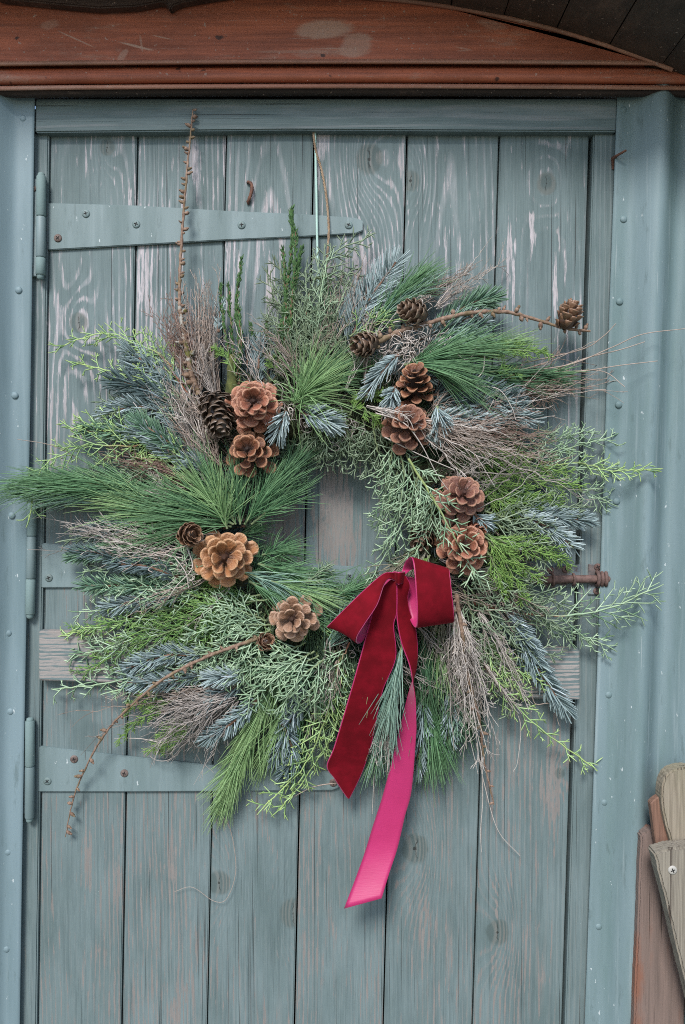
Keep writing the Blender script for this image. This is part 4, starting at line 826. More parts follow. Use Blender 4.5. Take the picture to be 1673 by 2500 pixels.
fir([(968, 1600, 50), (962, 1680, 42), (952, 1760, 28)], 32, 'fir', al=50); fir([(1040, 1560, 50), (1045, 1620, 44), (1048, 1680, 34)], 24, 'fir_green')
curls(882, 1670, 50, 26, 46, 'dry_grey'); strand([(860, 1700, 44), (856, 1780, 30), (852, 1862, 16)], 'dry_pale', .0009); dry([(880, 1620, 62), (862, 1690, 56), (855, 1760, 40)], 'dry_pale', 6, 12)
cypress([(782, 1490, 76), (760, 1580, 74), (740, 1660, 62), (690, 1760, 44), (600, 1850, 26)], 'lime', 66, 24, 7, 20, stem=S_lime, r0=.0019, thin=.0020); cypress([(800, 1480, 66), (790, 1570, 60), (770, 1660, 46), (700, 1780, 30), (640, 1850, 22)], 'lime', 60, 20, 7, 20); cypress([(740, 1560, 60), (700, 1680, 50), (660, 1800, 30)], 'lime', 50, 16); cypress([(800, 1470, 80), (775, 1530, 82), (760, 1600, 74)], 'mint', 56, 12, 6, 22, stem=S_red)
strand([(790, 1790, 20), (720, 1800, 22), (660, 1830, 20)], 'dry', .0011)
for q, L, n in (([(650, 1520, 60), (610, 1600, 58), (570, 1680, 44)], 140, 300), ([(600, 1620, 52), (560, 1710, 44), (535, 1760, 36)], 120, 260), ([(680, 1560, 54), (640, 1650, 48), (620, 1700, 38)], 120, 200), ([(580, 1700, 44), (545, 1770, 36), (525, 1810, 28)], 105, 240)): pine(q, L, n, 19, 'pine_pale', .06)
pine([(720, 1560, 46), (690, 1640, 40), (680, 1690, 32)], 120, 140, 22, 'pine', .06)
for q in ([(730, 1500, 84), (640, 1540, 90), (570, 1600, 78)], [(740, 1510, 86), (680, 1560, 90), (640, 1630, 78)], [(700, 1470, 80), (620, 1510, 84), (560, 1560, 76)], [(720, 1490, 88), (660, 1520, 94), (600, 1540, 88)], [(760, 1500, 80), (720, 1560, 80), (700, 1620, 70)]): cypress(q, 'mint', 62, 15, 6, 22, thin=.0024, third=.6)
fir([(560, 1545, 78), (520, 1548, 80), (482, 1552, 72)], 28, 'fir_pale', up=.4); fir([(590, 1600, 66), (530, 1655, 60), (470, 1692, 46)], 26, 'fir'); fir([(720, 1560, 58), (690, 1610, 54), (650, 1660, 40)], 28, 'fir'); fir([(640, 1640, 50), (670, 1720, 40), (650, 1780, 28)], 26, 'fir_dark'); fir([(470, 1545, 56), (370, 1560, 50), (290, 1562, 38)], 26, 'fir')
for q, m_ in (([(540, 1560, 62), (420, 1620, 56), (300, 1675, 36)], 'dry_grey'), ([(530, 1590, 64), (440, 1640, 58), (350, 1700, 36)], 'dry_grey'), ([(520, 1570, 58), (400, 1600, 50), (280, 1610, 32)], 'dry'), ([(540, 1600, 60), (470, 1680, 48), (400, 1730, 28)], 'dry_grey'), ([(530, 1600, 66), (450, 1620, 64), (370, 1640, 48)], 'dry_grey')): dry(q, m_, 10, 40, twigs=9, tl=60, kink=.014)
for q in ([(400, 1600, 50), (330, 1640, 42), (275, 1690, 28)], [(420, 1620, 46), (380, 1680, 38), (345, 1720, 26)], [(380, 1580, 46), (330, 1600, 40), (285, 1630, 28)], [(450, 1650, 46), (400, 1690, 38), (370, 1720, 26)]): frond(q, 'feather', 36, 13)
strand([(460, 1660, 40), (400, 1730, 30), (360, 1740, 24), (328, 1715, 22)], 'dry_grey', .0009); strand([(370, 1700, 36), (320, 1690, 30), (262, 1690, 22)], 'dry_pale', .0008)
larch([(590, 1460, 92), (480, 1500, 88), (380, 1550, 76), (300, 1615, 60), (240, 1680, 44), (190, 1770, 28), (165, 1840, 18), (150, 1915, 12)], .0038, .0010, 24, kr=.0036)
# left lower
for q, m_, sd in (([(560, 1470, 64), (420, 1510, 58), (260, 1560, 40), (135, 1576, 22)], 'mint', 66), ([(580, 1480, 60), (430, 1540, 54), (250, 1585, 32)], 'mint', 60), ([(620, 1430, 84), (540, 1430, 92), (440, 1450, 78)], 'mint', 60), ([(620, 1440, 86), (560, 1470, 90), (470, 1490, 78)], 'mint', 60), ([(610, 1420, 84), (540, 1395, 90), (470, 1385, 78)], 'mint', 56), ([(520, 1470, 66), (420, 1490, 62), (300, 1500, 42)], 'mint_grey', 60), ([(480, 1370, 74), (360, 1350, 68), (230, 1350, 44)], 'mint', 60), ([(470, 1350, 72), (400, 1330, 70), (330, 1310, 54)], 'mint', 54), ([(460, 1420, 56), (300, 1470, 46), (180, 1500, 26)], 'mint', 56), ([(600, 1500, 82), (540, 1530, 80), (480, 1540, 70)], 'mint', 50)): cypress(q, m_, sd, 19, 7, 19, thin=.0022)
for q in ([(620, 1370, 80), (500, 1390, 80), (360, 1430, 58), (215, 1495, 30)], [(600, 1360, 78), (470, 1380, 74), (320, 1410, 50), (170, 1445, 26)], [(560, 1390, 78), (430, 1430, 72), (300, 1480, 46), (190, 1540, 26)], [(600, 1400, 74), (480, 1440, 70), (380, 1480, 50)]): frond(q, 'feather_dark', 66, 32)
cypress([(420, 1420, 50), (280, 1430, 40), (145, 1452, 22)], 'lime', 44, 18)
fir([(430, 1300, 66), (330, 1275, 60), (240, 1265, 46), (165, 1275, 32)], 24, 'fir_green'); fir([(410, 1320, 70), (330, 1295, 66), (260, 1290, 54)], 24, 'fir_dark'); fir([(400, 1345, 58), (290, 1340, 50), (192, 1340, 34)], 26, 'fir_green'); fir([(300, 1290, 56), (230, 1268, 48), (170, 1262, 36)], 22, 'fir_dark')
dry([(430, 1300, 62), (280, 1240, 54), (110, 1210, 28)], 'dry_grey', 20, 20, twigs=8, tl=40); dry([(420, 1290, 66), (300, 1235, 60), (190, 1205, 40)], 'dry_pale', 9, 20, twigs=8, tl=34)
curls(412, 1310, 92, 14, 44); strand([(430, 1255, 92), (440, 1300, 96), (405, 1340, 92), (385, 1370, 88)], 'dry_pale', .0011); strand([(400, 1275, 92), (425, 1310, 98), (432, 1345, 96)], 'dry_pale', .001)
cypress([(440, 1340, 84), (425, 1290, 86), (420, 1250, 80)], 'mint', 34, 9)
cypress([(480, 1210, 80), (484, 1190, 84)], 'mint', 22, 6)
pine([(560, 1310, 82), (640, 1340, 78), (710, 1365, 66)], 120, 240, 26, 'pine_blue', .05); pine([(590, 1290, 78), (660, 1310, 70), (720, 1330, 60)], 110, 220, 32, 'pine', .05); pine([(570, 1330, 84), (640, 1370, 80), (720, 1395, 68)], 115, 200, 22, 'pine', .05); pine([(600, 1270, 68), (640, 1260, 62)], 90, 90, 40, 'pine', .1); pine([(700, 1420, 70), (770, 1430, 66), (800, 1420, 60)], 90, 150, 34, 'pine', .1)
pine([(740, 1490, 72), (780, 1440, 74)], 100, 120, 30, 'pine_blue', .1); pine([(760, 1370, 62), (810, 1350, 54)], 80, 110, 40, 'pine', .05); cypress([(690, 1340, 74), (720, 1320, 72), (750, 1300, 64)], 'mint_grey', 34, 8)
pine([(960, 1270, 70), (915, 1320, 70)], 90, 120, 26, 'pine_dry', .1); pine([(950, 1260, 66), (890, 1310, 60)], 80, 90, 26, 'pine_dry', .1); pine([(980, 1250, 70), (960, 1300, 72)], 80, 90, 30, 'pine_dry', .1); pine([(1010, 1330, 70), (1010, 1440, 66)], 100, 90, 30, 'pine_dry', .1); frond([(985, 1270, 76), (970, 1290, 78), (960, 1310, 72)], 'feather', 20, 8)
# left
for q, L, n, sp, m_ in (([(535, 1200, 88), (460, 1165, 88), (390, 1150, 74)], 170, 260, 20, 'pine'), ([(530, 1205, 86), (440, 1190, 84), (360, 1180, 68)], 160, 240, 20, 'pine'), ([(400, 1140, 62), (290, 1110, 52), (190, 1105, 38)], 170, 240, 15, 'pine'), ([(360, 1150, 56), (250, 1130, 46), (150, 1120, 34)], 140, 200, 16, 'pine_dark'), ([(480, 1200, 80), (400, 1220, 76), (330, 1230, 60)], 130, 190, 22, 'pine'), ([(540, 1200, 86), (500, 1120, 86), (470, 1060, 72)], 110, 200, 26, 'pine'), ([(550, 1200, 86), (545, 1130, 86), (555, 1080, 72)], 110, 200, 28, 'pine'), ([(560, 1200, 84), (600, 1140, 84), (640, 1095, 70)], 125, 260, 26, 'pine'), ([(570, 1190, 78), (640, 1110, 74), (680, 1060, 60)], 105, 180, 24, 'pine_dark'), ([(575, 1200, 80), (625, 1160, 78), (660, 1140, 66)], 100, 110, 34, 'pine'), ([(520, 1210, 90), (510, 1170, 94), (480, 1140, 90)], 130, 160, 42, 'pine_pale')): pine(q, L, n, sp, m_, .03)
pine([(230, 1150, 44), (130, 1135, 58)], 120, 120, 16, 'pine_blue', .08); pine([(300, 1125, 44), (200, 1105, 56), (120, 1105, 64)], 150, 220, 15, 'pine', .12); pine([(250, 1130, 50), (150, 1112, 64)], 150, 150, 16, 'pine', .2)
cypress([(370, 1000, 66), (309, 1020, 58), (213, 1018, 46), (154, 1035, 40), (94, 1076, 56), (66, 1190, 66)], 'lime', 50, 26, 6, 16, thin=.0018, stem=S_red); cypress([(470, 1090, 72), (380, 1040, 66), (290, 1000, 46)], 'lime', 60, 16); cypress([(440, 1080, 66), (330, 1060, 56), (230, 1060, 38)], 'mint_grey', 60, 15); cypress([(450, 1100, 70), (390, 1070, 66), (320, 1050, 50)], 'lime', 54, 14); cypress([(330, 1010, 56), (240, 970, 44), (160, 980, 30)], 'lime', 50, 14)
cypress([(430, 900, 56), (370, 815, 46), (310, 785, 36), (235, 762, 28), (145, 790, 26)], 'lime', 52, 20, thin=.0019, stem=S_red); cypress([(440, 960, 62), (375, 885, 52), (280, 855, 40), (175, 832, 28)], 'lime', 52, 18, stem=S_lime); cypress([(455, 1010, 62), (400, 900, 56), (355, 830, 42)], 'mint_grey', 50, 15); cypress([(450, 980, 66), (400, 930, 62), (360, 880, 50)], 'mint', 46, 13); cypress([(400, 1000, 56), (300, 960, 44), (190, 975, 28)], 'mint_grey', 48, 14)
fir([(440, 960, 54), (370, 905, 50), (310, 880, 42), (262, 872, 34)], 36, 'fir_dark', al=56); fir([(430, 930, 50), (360, 870, 44), (300, 830, 32)], 32, 'fir'); fir([(450, 1070, 66), (390, 1030, 66), (340, 995, 56), (295, 985, 46)], 32, 'fir', al=60, up=.4); fir([(400, 1040, 56), (310, 995, 48), (190, 985, 30)], 28, 'fir_green'); fir([(455, 1060, 62), (400, 970, 56), (350, 900, 42)], 26, 'fir'); fir([(420, 1030, 70), (370, 1000, 70), (310, 960, 56)], 28, 'fir_green')
fir([(530, 1120, 66), (545, 1100, 70), (560, 1085, 66)], 26, 'fir_green', 120); fir([(470, 1080, 70), (450, 1060, 70), (420, 1060, 62)], 26, 'fir', 160)
dry([(490, 1130, 68), (370, 1070, 62), (240, 1040, 36)], 'dry_red', 30, 20, twigs=6, tl=50); dry([(470, 1110, 72), (420, 980, 68), (375, 860, 46)], 'dry_grey', 16, 22, twigs=7, tl=40); dry([(480, 1120, 74), (445, 1000, 72), (420, 900, 56)], 'dry_grey', 20, 24, twigs=7, tl=36); dry([(500, 1060, 70), (480, 1000, 70), (460, 940, 60)], 'dry', 14, 22)
strand([(440, 1080, 70), (360, 1000, 66), (320, 940, 60), (305, 920, 56)], 'dry_pale', .001); strand([(200, 1060, 30), (120, 1020, 40), (40, 1005, 60)], 'dry', .0008)
curls(650, 950, 92, 10, 40); curls(690, 960, 88, 8, 40, 'dry_grey'); curls(990, 790, 78, 8, 70, 'dry_pale', .0008); strand([(1110, 800, 66), (1105, 850, 70), (1080, 880, 74), (1140, 890, 74), (1170, 930, 70), (1180, 960, 68)], 'dry_pale', .0011)
strand([(1130, 915, 76), (1110, 960, 76), (1108, 1010, 74)], 'dry_pale', .0008)
curls(790, 1480, 78, 14, 40, 'dry_grey'); curls(800, 990, 70, 10, 60, 'dry_grey')
strand([(500, 1855, 20), (528, 1900, 14), (540, 1990, 10), (520, 2055, 10), (490, 2062, 10), (440, 2030, 8), (400, 2040, 6)], 'dry', .0006)

# ---- more growth between the larger sprigs
for q, m_ in (([(430, 1240, 50), (300, 1220, 46), (150, 1235, 30)], 'mint_grey'), ([(440, 1270, 54), (320, 1290, 50), (190, 1310, 30)], 'mint'), ([(450, 1400, 58), (330, 1390, 50), (180, 1400, 28)], 'mint'),
              ([(470, 1450, 56), (340, 1450, 48), (200, 1470, 28)], 'mint_grey'), ([(500, 1520, 56), (380, 1540, 48), (230, 1530, 28)], 'mint'), ([(430, 1110, 56), (320, 1090, 48), (190, 1080, 30)], 'mint_grey'),
              ([(440, 1000, 50), (330, 930, 40), (230, 920, 28)], 'mint_grey'), ([(460, 940, 52), (390, 850, 44), (320, 800, 32)], 'lime'), ([(1010, 1020, 60), (1120, 1010, 54), (1260, 990, 34)], 'mint_grey'),
              ([(1120, 1140, 62), (1220, 1160, 54), (1340, 1160, 36)], 'mint_grey'), ([(1090, 1300, 66), (1150, 1330, 62), (1215, 1350, 50)], 'mint_grey'), ([(1090, 1420, 66), (1180, 1480, 56), (1270, 1500, 38)], 'mint_grey'),
              ([(1050, 1450, 66), (1110, 1540, 56), (1170, 1620, 38)], 'mint_grey'), ([(1020, 1440, 66), (1050, 1550, 56), (1070, 1650, 38)], 'mint_dull'), ([(660, 1490, 66), (600, 1600, 60), (520, 1650, 44)], 'mint'),
              ([(800, 1500, 56), (770, 1620, 48), (740, 1720, 32)], 'mint'), ([(840, 1560, 50), (830, 1650, 44), (820, 1740, 30)], 'mint_grey')): cypress(q, m_, 58, 17)
for q in ([(430, 1215, 48), (310, 1200, 42), (190, 1225, 28)], [(470, 1500, 60), (380, 1500, 56), (290, 1530, 40)], [(420, 880, 48), (350, 840, 40), (290, 800, 30)], [(400, 950, 52), (310, 930, 46), (240, 950, 32)], [(450, 1350, 56), (340, 1370, 50), (240, 1390, 34)]): fir(q, 27, 'fir')
for q in ([(880, 830, 60), (960, 860, 56), (1060, 870, 44)], [(1080, 960, 56), (1150, 950, 50), (1220, 960, 40)], [(1010, 1480, 50), (1030, 1600, 44), (1020, 1720, 28)], [(700, 1560, 56), (660, 1660, 46), (630, 1740, 32)], [(560, 1560, 60), (490, 1600, 54), (440, 1640, 42)]): fir(q, 28, 'fir')
for (x, y) in ((630, 660), (660, 630), (700, 610), (740, 650), (790, 670), (820, 700), (610, 720), (750, 590)): cypress([(700 + RNG.uniform(-50, 60), 870, 58), ((700 + x) / 2, (880 + y) / 2, 58), (x, y, 40)], RNG.choice(['mint_grey', 'mint']), 60, 15, 7, 20, thin=.0016)
for q, m_ in (([(700, 880, 66), (740, 780, 62), (790, 660, 44)], 'dry'), ([(1060, 960, 70), (1150, 930, 62), (1300, 900, 40)], 'dry_pale'), ([(1000, 700, 60), (1050, 660, 52), (1100, 620, 40)], 'dry_pale'), ([(880, 1640, 60), (870, 1700, 54), (850, 1800, 36)], 'dry_pale'), ([(450, 1280, 74), (330, 1250, 70), (230, 1240, 50)], 'dry_pale'), ([(460, 1000, 76), (430, 930, 74), (400, 840, 60)], 'dry_pale'), ([(1100, 1400, 80), (1160, 1480, 74), (1220, 1600, 50)], 'dry_pale')): dry(q, m_, 8, 34, twigs=8, tl=50, kink=.012)
for q, L in (([(860, 1470, 66), (840, 1560, 60)], 110), ([(1000, 1420, 64), (1010, 1500, 60)], 110), ([(420, 1190, 70), (320, 1160, 62)], 150), ([(620, 1330, 84), (690, 1350, 80)], 110)): pine(q, L, 130, 26, 'pine_pale', .06)

for a in range(0, 360, 12):                                # loose dry ends poking out all round
    if 225 < a < 262: continue
    a += RNG.uniform(-5, 5); r0 = RNG.uniform(260, 330); r1 = RNG.uniform(440, 540); tw = RNG.normal(0, 9)
    dry([polar(a, r0, 78), polar(a + tw * .5, (r0 + r1) / 2, 76), polar(a + tw, r1, 42)], RNG.choice(['dry', 'dry_pale', 'dry_grey']), 4, 26, twigs=8, tl=44, kink=.012)

# ---- cones
def scale_mesh(name, mat, cup=.25, thick=.13):
    rows = [(0, .10, .06), (.32, .17, .06), (.56, .32, .065), (.76, .43, .08), (.91, .41, thick * .8), (.99, .26, thick * .6)]
    V = []; T = []; nx = 5
    for side in (1, -1):
        for (y, wd, th) in rows:
            for k in range(nx):
                f = k / (nx - 1) * 2 - 1; xx = f * wd; edge = abs(f) ** 2
                z = cup * xx * xx * 1.6 + .12 * y * y + side * th * .5 * (1 - .55 * edge); V.append((xx, y - .05 * edge * (y > .7), z))
                rim = max(edge * .9, (y - .72) / .28 if y > .72 else 0); T.append((.5, y, min(1, rim) * (1 if side > 0 else .75)))
    n = len(rows) * nx; F = []
    for i in range(len(rows) - 1):
        for k in range(nx - 1):
            a = i * nx + k; F.append((a, a + 1, a + nx + 1, a + nx)); F.append((n + a, n + a + nx, n + a + nx + 1, n + a + 1))
        for k in (0, nx - 1):
            a = i * nx + k; F.append((a, a + nx, n + a + nx, n + a) if k == 0 else (a, n + a, n + a + nx, a + nx))
    for k in range(nx - 1): a = (len(rows) - 1) * nx + k; F.append((a, a + 1, n + a + 1, n + a))
    b = Buf(); b.add(V, F, T); return b.mesh(name, [mat])
def cone_mat(name, inner, face, rim):
    g = NG(name); r, t, s = g.tint(); o, x, y, z = g.obj(); n = g.noise(o, 7, 5, .7)
    oi = g.n('ShaderNodeObjectInfo'); rn = oi.outputs['Random']
    c = g.mix(g.ramp(t, .30, .68), inner, face); c = g.mix(g.math('MULTIPLY', g.ramp(n, .4, .75), .45), c, tuple(q * .55 for q in face))
    c = g.mix(g.math('MULTIPLY', g.ramp(t, .70, .97), .55), c, tuple(.35 * p + .65 * q for p, q in zip(face, rim))); c = g.mix(g.math('MULTIPLY', g.ramp(s, .52, .95), .75), c, rim); c = g.mix(g.math('MULTIPLY', rn, .35), c, tuple(q * .6 for q in face))
    g.col(c); g.rough(.38); g.b.inputs['Specular IOR Level'].default_value = .6; g.bump(n, .4, .05); return g.m
def cone(cx, cy, dep, rad, aim, pal, n=46, label=None, open_=1.0, length=1.0, name='pine_cone', seed=0, sc_w=1.0, core=None):
    """aim: direction the tip points (world); rad in screen units"""
    rg = np.random.default_rng(100 + seed); c = np.array(D(cx, cy, dep)); ax = np.array(aim, float); ax /= np.linalg.norm(ax); S, V = frames(ax[None], np.array([[.3, .2, .93]])); S, V = S[0], V[0]
    rr = rad * U * (1.25 - dep / 1000 / 1.25) * .9; e = empty(name, tuple(c)); WLOC[e.name] = Vector(c); e.parent = wreath; e.matrix_parent_inverse = Matrix.Translation(-Vector(wreath.location))
    if label: e['label'] = label
    mats = cone_mat(name + '_scales', *pal); me = [scale_mesh('scale', mats, .25 + .2 * q, .10 + .05 * q) for q in range(3)]
    b = Buf(); H = rr * 1.25 * length
    tube(b, [c - ax * H * .62, c - ax * H * .3, c + ax * H * .2, c + ax * H * .45], np.array([.3, .34, .2, .05]) * rr, 8); b.build('core', [bark('cone_core', tuple(q * .4 for q in pal[0]), tuple(q * .8 for q in pal[0]))], e)
    for i in range(n):
        f = (i + .5) / n * .9; ph = i * 2.39996 + rg.normal(0, .1); h = H * (-.55 + .95 * f)
        tilt = R(106 - 66 * f ** 1.1) * open_ + rg.normal(0, .06)                # angle between scale and axis
        ro = S * math.cos(ph) + V * math.sin(ph); d = ax * math.cos(tilt) + ro * math.sin(tilt); d /= np.linalg.norm(d)
        nrmz = -(ro * math.cos(tilt) - ax * math.sin(tilt)); nrmz /= np.linalg.norm(nrmz); xx = np.cross(d, nrmz)
        L = rr * (1.0 - .44 * f) * rg.uniform(.9, 1.06); wd = rr * (.62 - .20 * f) * sc_w * rg.uniform(.9, 1.12); p = c + ax * h + ro * rr * .10 * (1 - f)
        o = bpy.data.objects.new('scale', me[int(rg.integers(3))]); COL.objects.link(o)
        M4 = Matrix(((xx[0] * wd, d[0] * L, nrmz[0] * L, p[0]), (xx[1] * wd, d[1] * L, nrmz[1] * L, p[1]), (xx[2] * wd, d[2] * L, nrmz[2] * L, p[2]), (0, 0, 0, 1)))
        o.parent = e; o.matrix_parent_inverse = Matrix.Translation(-Vector(c)); o.matrix_basis = M4
    return e
PINK = ((.045, .016, .009), (.34, .118, .066), (.58, .31, .20)); DARK = ((.03, .012, .007), (.21, .075, .036), (.52, .27, .15)); TAN = ((.07, .025, .01), (.40, .165, .062), (.62, .37, .20)); PALE = ((.07, .03, .016), (.36, .195, .115), (.55, .36, .25))
cone(582, 925, 96, 58, (.05, -1, .12), PINK, 34, 'round open pinkish brown cone, upper of the stacked two', seed=1)
cone(571, 1036, 92, 54, (-.05, -1, .25), DARK, 26, 'dark open cone with pale tipped scales below the pinkish one', seed=2)
cone(948, 874, 92, 44, (-.05, -.75, .7), DARK, 29, 'dark chestnut cone seen from its side', seed=3, length=1.25)
cone(933, 970, 96, 53, (0, -1, .35), ((.07, .028, .016), (.25, .10, .06), (.42, .22, .14)), 27, 'open brown cone crossed by pale dry twigs', seed=4)
cone(1055, 1135, 96, 54, (.1, -1, .3), ((.08, .03, .02), (.28, .12, .085), (.46, .25, .16)), 27, 'upper right open cone with loose scales', seed=5)
cone(1062, 1250, 96, 58, (0, -1, .15), PINK, 31, 'wide open cone overlapped by a pale cypress sprig', seed=6)
cone(514, 1277, 104, 64, (.12, -1, .1), TAN, 27, 'largest cone, golden tan and wide open', seed=7)
cone(672, 1415, 100, 53, (-.05, -1, .1), PALE, 26, 'pale tan open cone beside the bow', seed=8)
def small_cone(cx, cy, dep, rx, ln, aim, pal, label, seed, n=30, open_=.55):
    rg = np.random.default_rng(300 + seed); c = np.array(D(cx, cy, dep)); ax = np.array(aim, float); ax /= np.linalg.norm(ax); S, V = frames(ax[None], np.array([[.3, .2, .93]])); S, V = S[0], V[0]
    k = (1.25 - dep / 1000) / 1.25; r = rx * U * k; H = ln * U * k; src = scale_mesh('tmp', M['dry'], .6, .07); vs_ = np.array([v.co[:] for v in src.vertices]); fs = np.array([p.vertices[:] for p in src.polygons]); ta = np.array([d.color[:3] for d in src.attributes['tint'].data]); bpy.data.meshes.remove(src)
    b = Buf(); lump(b, c, r * .72, ax, H / r / 1.45, .1, (.3, .1, .1), 8, 6)
    for i in range(n):
        f = (i + .5) / n; ph = i * 2.39996 + rg.normal(0, .12); env = math.sin(math.pi * (.12 + .80 * f)) ** .6; ro = S * math.cos(ph) + V * math.sin(ph); tilt = R(78 - 60 * f) * open_ + R(12) + rg.normal(0, .08)
        d = ax * math.cos(tilt) + ro * math.sin(tilt); nz = -(ro * math.cos(tilt) - ax * math.sin(tilt)); xx = np.cross(d, nz); p = c + ax * (H * (-.5 + .82 * f)) + ro * r * .46 * env
        L = r * .85 * (.75 + .4 * env); wd = r * .95 * env
        b.add(p + vs_[:, :1] * xx * wd + vs_[:, 1:2] * d * L + vs_[:, 2:] * nz * L, fs, np.column_stack([np.full(len(vs_), rg.random()), ta[:, 1], ta[:, 2]]))
    m = cone_mat('small_cone_scales', *pal); o = b.build('larch_cone', [m], wreath); o['label'] = label; return o
GREYB = ((.05, .03, .02), (.17, .105, .07), (.33, .24, .17)); BR = ((.05, .025, .016), (.20, .105, .06), (.36, .22, .14))
small_cone(840, 787, 92, 29, 62, (-.75, -.45, -.25), GREYB, 'small weathered cone at the inner end of the larch branch', 1)
small_cone(950, 716, 90, 30, 64, (-.8, -.4, .2), GREYB, 'small weathered cone midway on the larch branch', 2)
small_cone(1300, 726, 52, 30, 60, (.25, -.25, .75), BR, 'small cone near the tip of the larch branch', 3)
small_cone(432, 1222, 104, 28, 50, (.55, -.8, .05), BR, 'small brown rosette cone above the golden one', 4)
small_cone(606, 1470, 86, 22, 44, (.3, -.7, .3), BR, 'small half hidden cone under the pale cone', 5)
small_cone(498, 945, 92, 34, 120, (.25, -.5, -.85), ((.03, .02, .014), (.10, .065, .042), (.33, .26, .21)), 'long dark cone tucked left of the stacked pair', 6, 46, .75)
small_cone(968, 1225, 66, 28, 64, (-.3, -.6, -.5), ((.04, .025, .018), (.12, .075, .05), (.24, .16, .11)), 'dark shadowed cone behind the cypress above the bow', 7, 34, .7)
small_cone(1085, 1205, 80, 24, 50, (.3, -.7, -.4), PINK, 'small brown cone wedged between two open cones', 8, 24, .8)

# ------------------------------------------------------------------ velvet bow
def velvet():
    g = NG('red_velvet'); o, x, y, z = g.obj(); n = g.noise(o, 38, 4, .6); f = g.noise(o, 900, 2, .5)
    g.col(g.mix(g.ramp(n, .35, .7), (.105, .002, .006), (.165, .003, .010))); g.rough(.85); g.b.inputs['Specular IOR Level'].default_value = .12
    g.b.inputs['Sheen Weight'].default_value = .22; g.b.inputs['Sheen Tint'].default_value = (.9, .12, .18, 1); g.b.inputs['Sheen Roughness'].default_value = .35; g.bump(f, .25, .0006); return g.m
def satin():
    g = NG('pink_satin'); o, x, y, z = g.obj(); n = g.noise(o, 30, 3, .5); wv = g.noise(g.scaled(o, (60, 60, 900)), 1, 2, .5); g.bump(g.math('ADD', wv, g.math('MULTIPLY', g.noise(g.scaled(o, (40, 40, 70)), 1, 3), 1.5)), .12, .0012); g.col(g.mix(n, (.36, .010, .088), (.43, .016, .118))); g.rough(.5); g.b.inputs['Sheen Weight'].default_value = .2; return g.m
VEL, SAT = velvet(), satin()
bow = empty('ribbon_bow', tuple(P(975, 1405, 100)), 'red velvet ribbon bow with pink lining tied low on the wreath', 'bow')
def ribbon(name, A, B, flip, nu=70, nv=10, wave=0., cup=.0):
    a = spline([P(*p) for p in A], nu); bb = spline([P(*p) for p in B], nu); b1, b2 = Buf(), Buf(); t = np.linspace(0, 1, nv)[None, :, None]
    G = a[:, None] * (1 - t) + bb[:, None] * t
    du = np.gradient(G, axis=0); dv = np.gradient(G, axis=1); N = nrm(np.cross(du, dv)) * (1 if flip else -1)
    if wave: G = G + N * (wave * np.sin(np.linspace(0, 9, nu))[:, None, None] * (1 - (2 * t - 1) ** 2 * .5))
    if cup: G = G + N * (cup * (1 - (2 * t - 1) ** 2))
    wv = nrm(bb - a)[:, None]
    G2 = a[:, None] * (1 - t) + bb[:, None] * t + (G - (a[:, None] * (1 - t) + bb[:, None] * t)) - N * .0007
    w2 = (2 * t - 1) * .0013; G2 = G2 + wv * w2
    idx = np.arange(nu * nv).reshape(nu, nv); F = np.stack([idx[:-1, :-1], idx[:-1, 1:], idx[1:, 1:], idx[1:, :-1]], -1).reshape(-1, 4)
    b1.add(G.reshape(-1, 3), F); o = b1.build(name, [VEL], bow)
    # lining with a rolled edge that shows as a thin pink line
    G3 = G2 - N * .0006; V = np.concatenate([G2.reshape(-1, 3), G3.reshape(-1, 3)]); k = nu * nv
    E = [(idx[i, j], idx[i + 1, j], k + idx[i + 1, j], k + idx[i, j]) for i in range(nu - 1) for j in (0, nv - 1)] + [(idx[i, j], idx[i, j + 1], k + idx[i, j + 1], k + idx[i, j]) for j in range(nv - 1) for i in (0, nu - 1)]
    b2.add(V, np.concatenate([F, F[:, ::-1] + k, np.array(E)])); b2.build('satin_lining', [SAT], o); return o
ribbon('loop', [(968, 1400, 112), (950, 1398, 120), (930, 1406, 126), (882, 1449, 128), (830, 1500, 122), (801, 1530, 112), (806, 1527, 100), (850, 1490, 92), (920, 1430, 92), (962, 1403, 100)],
       [(966, 1416, 114), (950, 1412, 128), (936, 1428, 136), (919, 1475, 142), (890, 1520, 142), (870, 1553, 136), (870, 1571, 122), (888, 1558, 104), (915, 1490, 96), (962, 1414, 102)], True, cup=-.002)
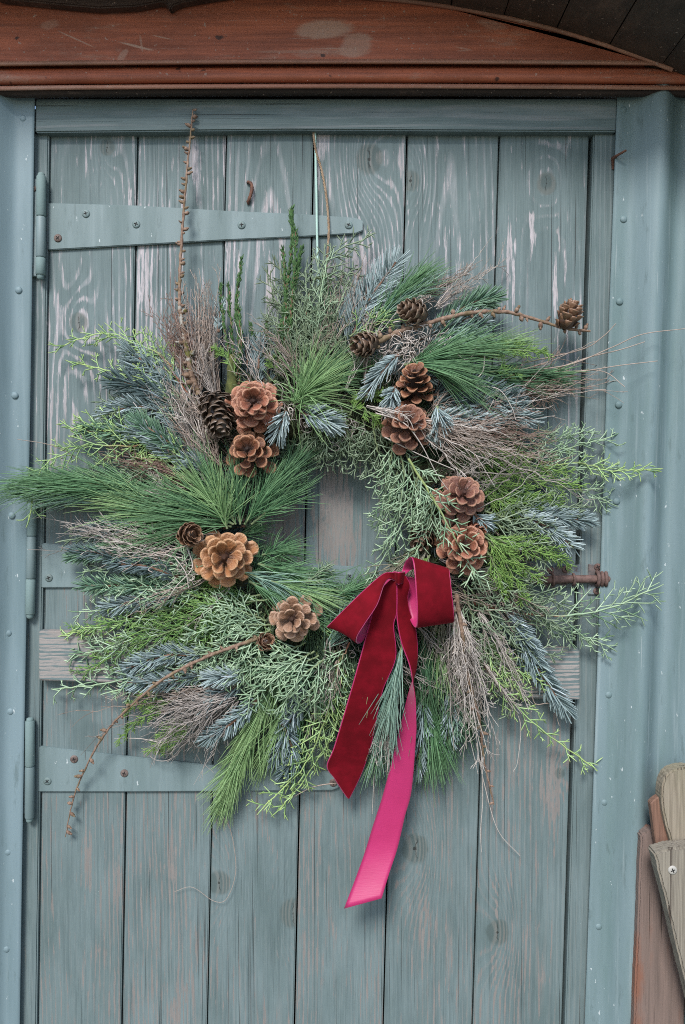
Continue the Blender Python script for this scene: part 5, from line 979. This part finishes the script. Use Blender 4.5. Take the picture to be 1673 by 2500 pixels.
ribbon('loop', [(982, 1402, 106), (984, 1390, 100), (992, 1370, 108), (1006, 1359, 122), (1013, 1380, 138), (1018, 1440, 146), (1021, 1500, 142), (1018, 1533, 126), (1004, 1515, 102), (995, 1475, 92), (992, 1450, 90), (999, 1425, 93), (986, 1404, 102)],
       [(985, 1404, 106), (1010, 1388, 92), (1050, 1378, 90), (1091, 1386, 108), (1097, 1402, 126), (1102, 1450, 134), (1107, 1498, 128), (1107, 1520, 112), (1098, 1505, 92), (1080, 1465, 80), (1065, 1445, 80), (1040, 1420, 86), (992, 1406, 102)], True)
ribbon('tail', [(950, 1418, 112), (932, 1440, 116), (919, 1469, 118), (905, 1520, 116), (890, 1575, 112), (869, 1651, 104), (845, 1735, 90), (817, 1827, 70), (800, 1871, 58), (818, 1900, 52), (836, 1928, 47), (851, 1950, 43)],
       [(968, 1408, 112), (968, 1440, 114), (967, 1496, 112), (960, 1528, 112), (965, 1605, 108), (935, 1680, 100), (922, 1735, 88), (907, 1810, 70), (896, 1848, 58), (884, 1882, 52), (868, 1918, 47), (852, 1950, 43)], True, wave=.0012)
ribbon('tail', [(971, 1404, 112), (970, 1430, 112), (970, 1460, 110), (970, 1508, 108), (981, 1567, 104), (1002, 1623, 102), (1012, 1669, 100), (1018, 1705, 94), (1018, 1760, 84), (1015, 1802, 76), (1003, 1930, 58), (987, 1993, 54), (969, 2070, 54), (948, 2134, 62), (930, 2194, 74)],
       [(990, 1406, 110), (1000, 1428, 106), (994, 1456, 102), (999, 1492, 100), (1014, 1536, 98), (1020, 1600, 94), (1018, 1640, 86), (1006, 1680, 74), (990, 1740, 66), (972, 1810, 60), (938, 1937, 50), (913, 2014, 48), (892, 2083, 50), (868, 2150, 60), (842, 2218, 74)], True, wave=.0032)
ribbon('knot', [(960, 1396, 108), (968, 1398, 122), (974, 1399, 126), (982, 1398, 122), (990, 1397, 108)], [(962, 1424, 106), (968, 1424, 119), (974, 1425, 123), (981, 1424, 119), (988, 1423, 106)], False, 20, 8)
